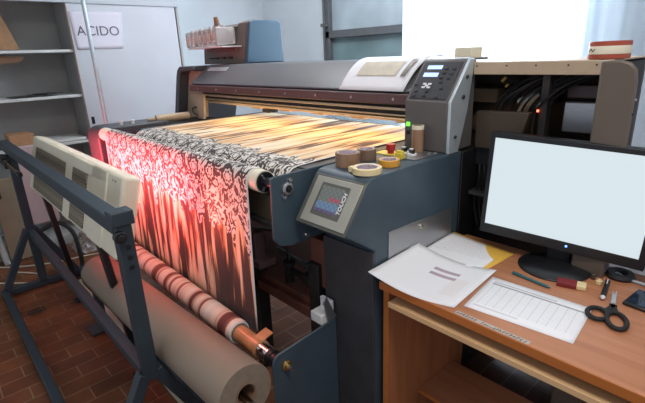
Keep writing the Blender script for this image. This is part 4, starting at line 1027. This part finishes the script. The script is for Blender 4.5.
tag(MB().cyl((-.368, 1.478, .7502), (-.368, 1.478, .760), .007).sph((-.368, 1.478, .763), .007).build('push_pin', 'graybox', bev=.001), 'tiny grey knob on the desk behind the eraser box', 'knob')
tag(MB().box((-.352, 1.446, .7502), (-.336, 1.462, .764)).cyl((-.344, 1.454, .764), (-.344, 1.454, .768), .005).build('small_cube', 'tapecream', bev=.002), 'small cream cap lying left of the marker', 'cap')
# scissors
sc = thing('scissors', 'scissors with black handles lying on the desk right of the table sheet', 'scissors', (-.288, 1.325, .7505))
def loop(c, rx, ry, a):
    pts = []
    for k in range(25):
        th_ = 2*PI*k/24; x, y = rx*math.cos(th_), ry*math.sin(th_)
        pts.append((c[0]+x*math.cos(a)-y*math.sin(a), c[1]+x*math.sin(a)+y*math.cos(a), .758))
    return pts
MB().tube(loop((-.290, 1.262), .024, .031, .25), .0066, 8, 0).bar((-.276, 1.286, .758), (-.268, 1.335, .758), .014, .010).build('handle', 'blackrub', sc, .001)
MB().tube(loop((-.242, 1.258), .023, .042, .35), .0066, 8, 0).bar((-.254, 1.295, .758), (-.275, 1.335, .758), .014, .010).build('handle', 'blackrub', sc, .001)
MB().prism([(-.277, 1.330), (-.264, 1.332), (-.295, 1.424), (-.298, 1.424)], 'z', .7555, .7570).build('blade', 'silver', sc)
MB().prism([(-.279, 1.333), (-.266, 1.330), (-.287, 1.427), (-.290, 1.427)], 'z', .7573, .7588).build('blade', 'silver', sc)
MB().cyl((-.272, 1.336, .754), (-.272, 1.336, .7645), .0045).build('pivot_screw', 'steel', sc)
# phone
ph = thing('mobile_phone', 'dark mobile phone lying at the right edge of the desk', 'phone', (-.22, 1.425, .75), (0, 0, -.10))
MB().box((-.034, -.058, .0005), (.034, .058, .010)).build('case', 'black', ph, .004, local=True)
M['phonescreen'] = plain('dark_glass_screen', (.02, .035, .06), .08, 0, .4, 40)
MB().box((-.030, -.047, .0100), (.030, .052, .0104)).build('screen', 'phonescreen', ph, local=True)
# mouse, cables, right-hand black thing
ms = thing('headset_pad', 'black oval padded ring lying below the right corner of the monitor', 'ear pad', (-.312, 1.548, .75))
MB().lathe([(.016, .004), (.020, .0), (.038, .0), (.042, .008), (.036, .018), (.022, .018), (.016, .012)], (-.312, 1.548, .7505), 'z', 36, close=True).build('pad', 'blackrub', ms)
tag(MB().box((-.235, 1.500, .7502), (-.14, 1.535, .790)).build('black_box', 'blackrub', bev=.008), 'black object behind the phone below the monitor corner', 'box')
for i, lb in enumerate(['pale blue cable bundle running behind the ear pad', 'white cable lying left of the ear pad', 'grey cable crossing the desk beneath the monitor']):
    dy = i*.006
    tag(MB().tube([(-.42+.01*i, 1.528+dy, .756), (-.37, 1.522+dy, .757), (-.33, 1.515+dy*1.2+.03, .758), (-.28, 1.538-dy*.4, .757), (-.22+.01*i, 1.536-dy*.4, .756)], .0036, 8, 4).build('desk_cable', ['bluelight', 'white', 'silver'][i]), lb, 'cable')
# cables under the desk
for i in range(4):
    pts = []
    rnd = random.Random(20+i)
    cx, cy = -.66+.16*i, 1.47
    for k in range(14):
        a = k*.75+i; pts.append((cx+.065*math.cos(a)*(1-.03*k), cy-.02+.05*math.sin(a), .012+.010*k*(.5+.15*i)))
    tag(MB().tube(pts, .005, 8, 3).build('tangled_cable', 'hose' if i != 3 else 'teal'), 'one of the dark cables tangled behind the lower desk shelf', 'cable', 'cables tangled behind the lower desk shelf')

for o in list(bpy.data.objects):
    if o.get('label') == 'placeholder': o['label'] = 'white sheet with two mauve bars overhanging the left corner of the desk'

# ------------------------------------------------------------------ lights
def area(name, loc, target, size, power, col, sy=None, spread=None):
    l = bpy.data.lights.new(name, 'AREA'); l.energy = power; l.color = col; l.size = size
    if sy: l.shape = 'RECTANGLE'; l.size_y = sy
    if spread: l.spread = spread
    o = bpy.data.objects.new(name, l); C.objects.link(o); o.location = loc
    d = Vector(target)-Vector(loc); o.rotation_euler = d.to_track_quat('-Z', 'Y').to_euler()
    return o
area('window_daylight', (-1.77, 3.46, 1.8), (-1.4, 0, .9), 1.15, 118, (.80, .90, 1.0), 1.9)
area('added_ceiling_fill', (-2.6, 2.0, 2.95), (-2.8, 2.4, 0), 1.3, 26, (.95, .97, 1.0), .5)  # added overhead fill for the back wall and cabinet, no fixture there
area('red_heater_and_fill', (-2.42, .615, .92), (-2.42, .80, .92), 1.36, 13, (1, .10, .13), .26, 2.4)
area('red_heater_and_fill', (-1.62, .665, .90), (-1.24, .86, .88), .10, 1.0, (1, .15, .12), .20, 2.5)  # added red fill for the right end of the cloth, beyond the dryer
area('bed_lamp_light', (-1.95, 1.60, 1.20), (-1.95, 1.58, 1.0), 1.6, 5.5, (1, .76, .48), .35)
area('added_ceiling_fill', (.1, .4, 2.95), (-.3, 1.1, 0), 1.2, 22, (1.0, .93, .85), .4)  # second added fill, brightens the desk and the front faces
w = bpy.data.worlds.new('world'); scene.world = w; w.use_nodes = True
bg = w.node_tree.nodes['Background']; bg.inputs[0].default_value = (.80, .88, 1.0, 1); bg.inputs[1].default_value = .45

scene.view_settings.view_transform = 'Standard'; scene.view_settings.look = 'None'
scene.view_settings.exposure = 0.3; scene.view_settings.gamma = 1; scene.view_settings.use_curve_mapping = False
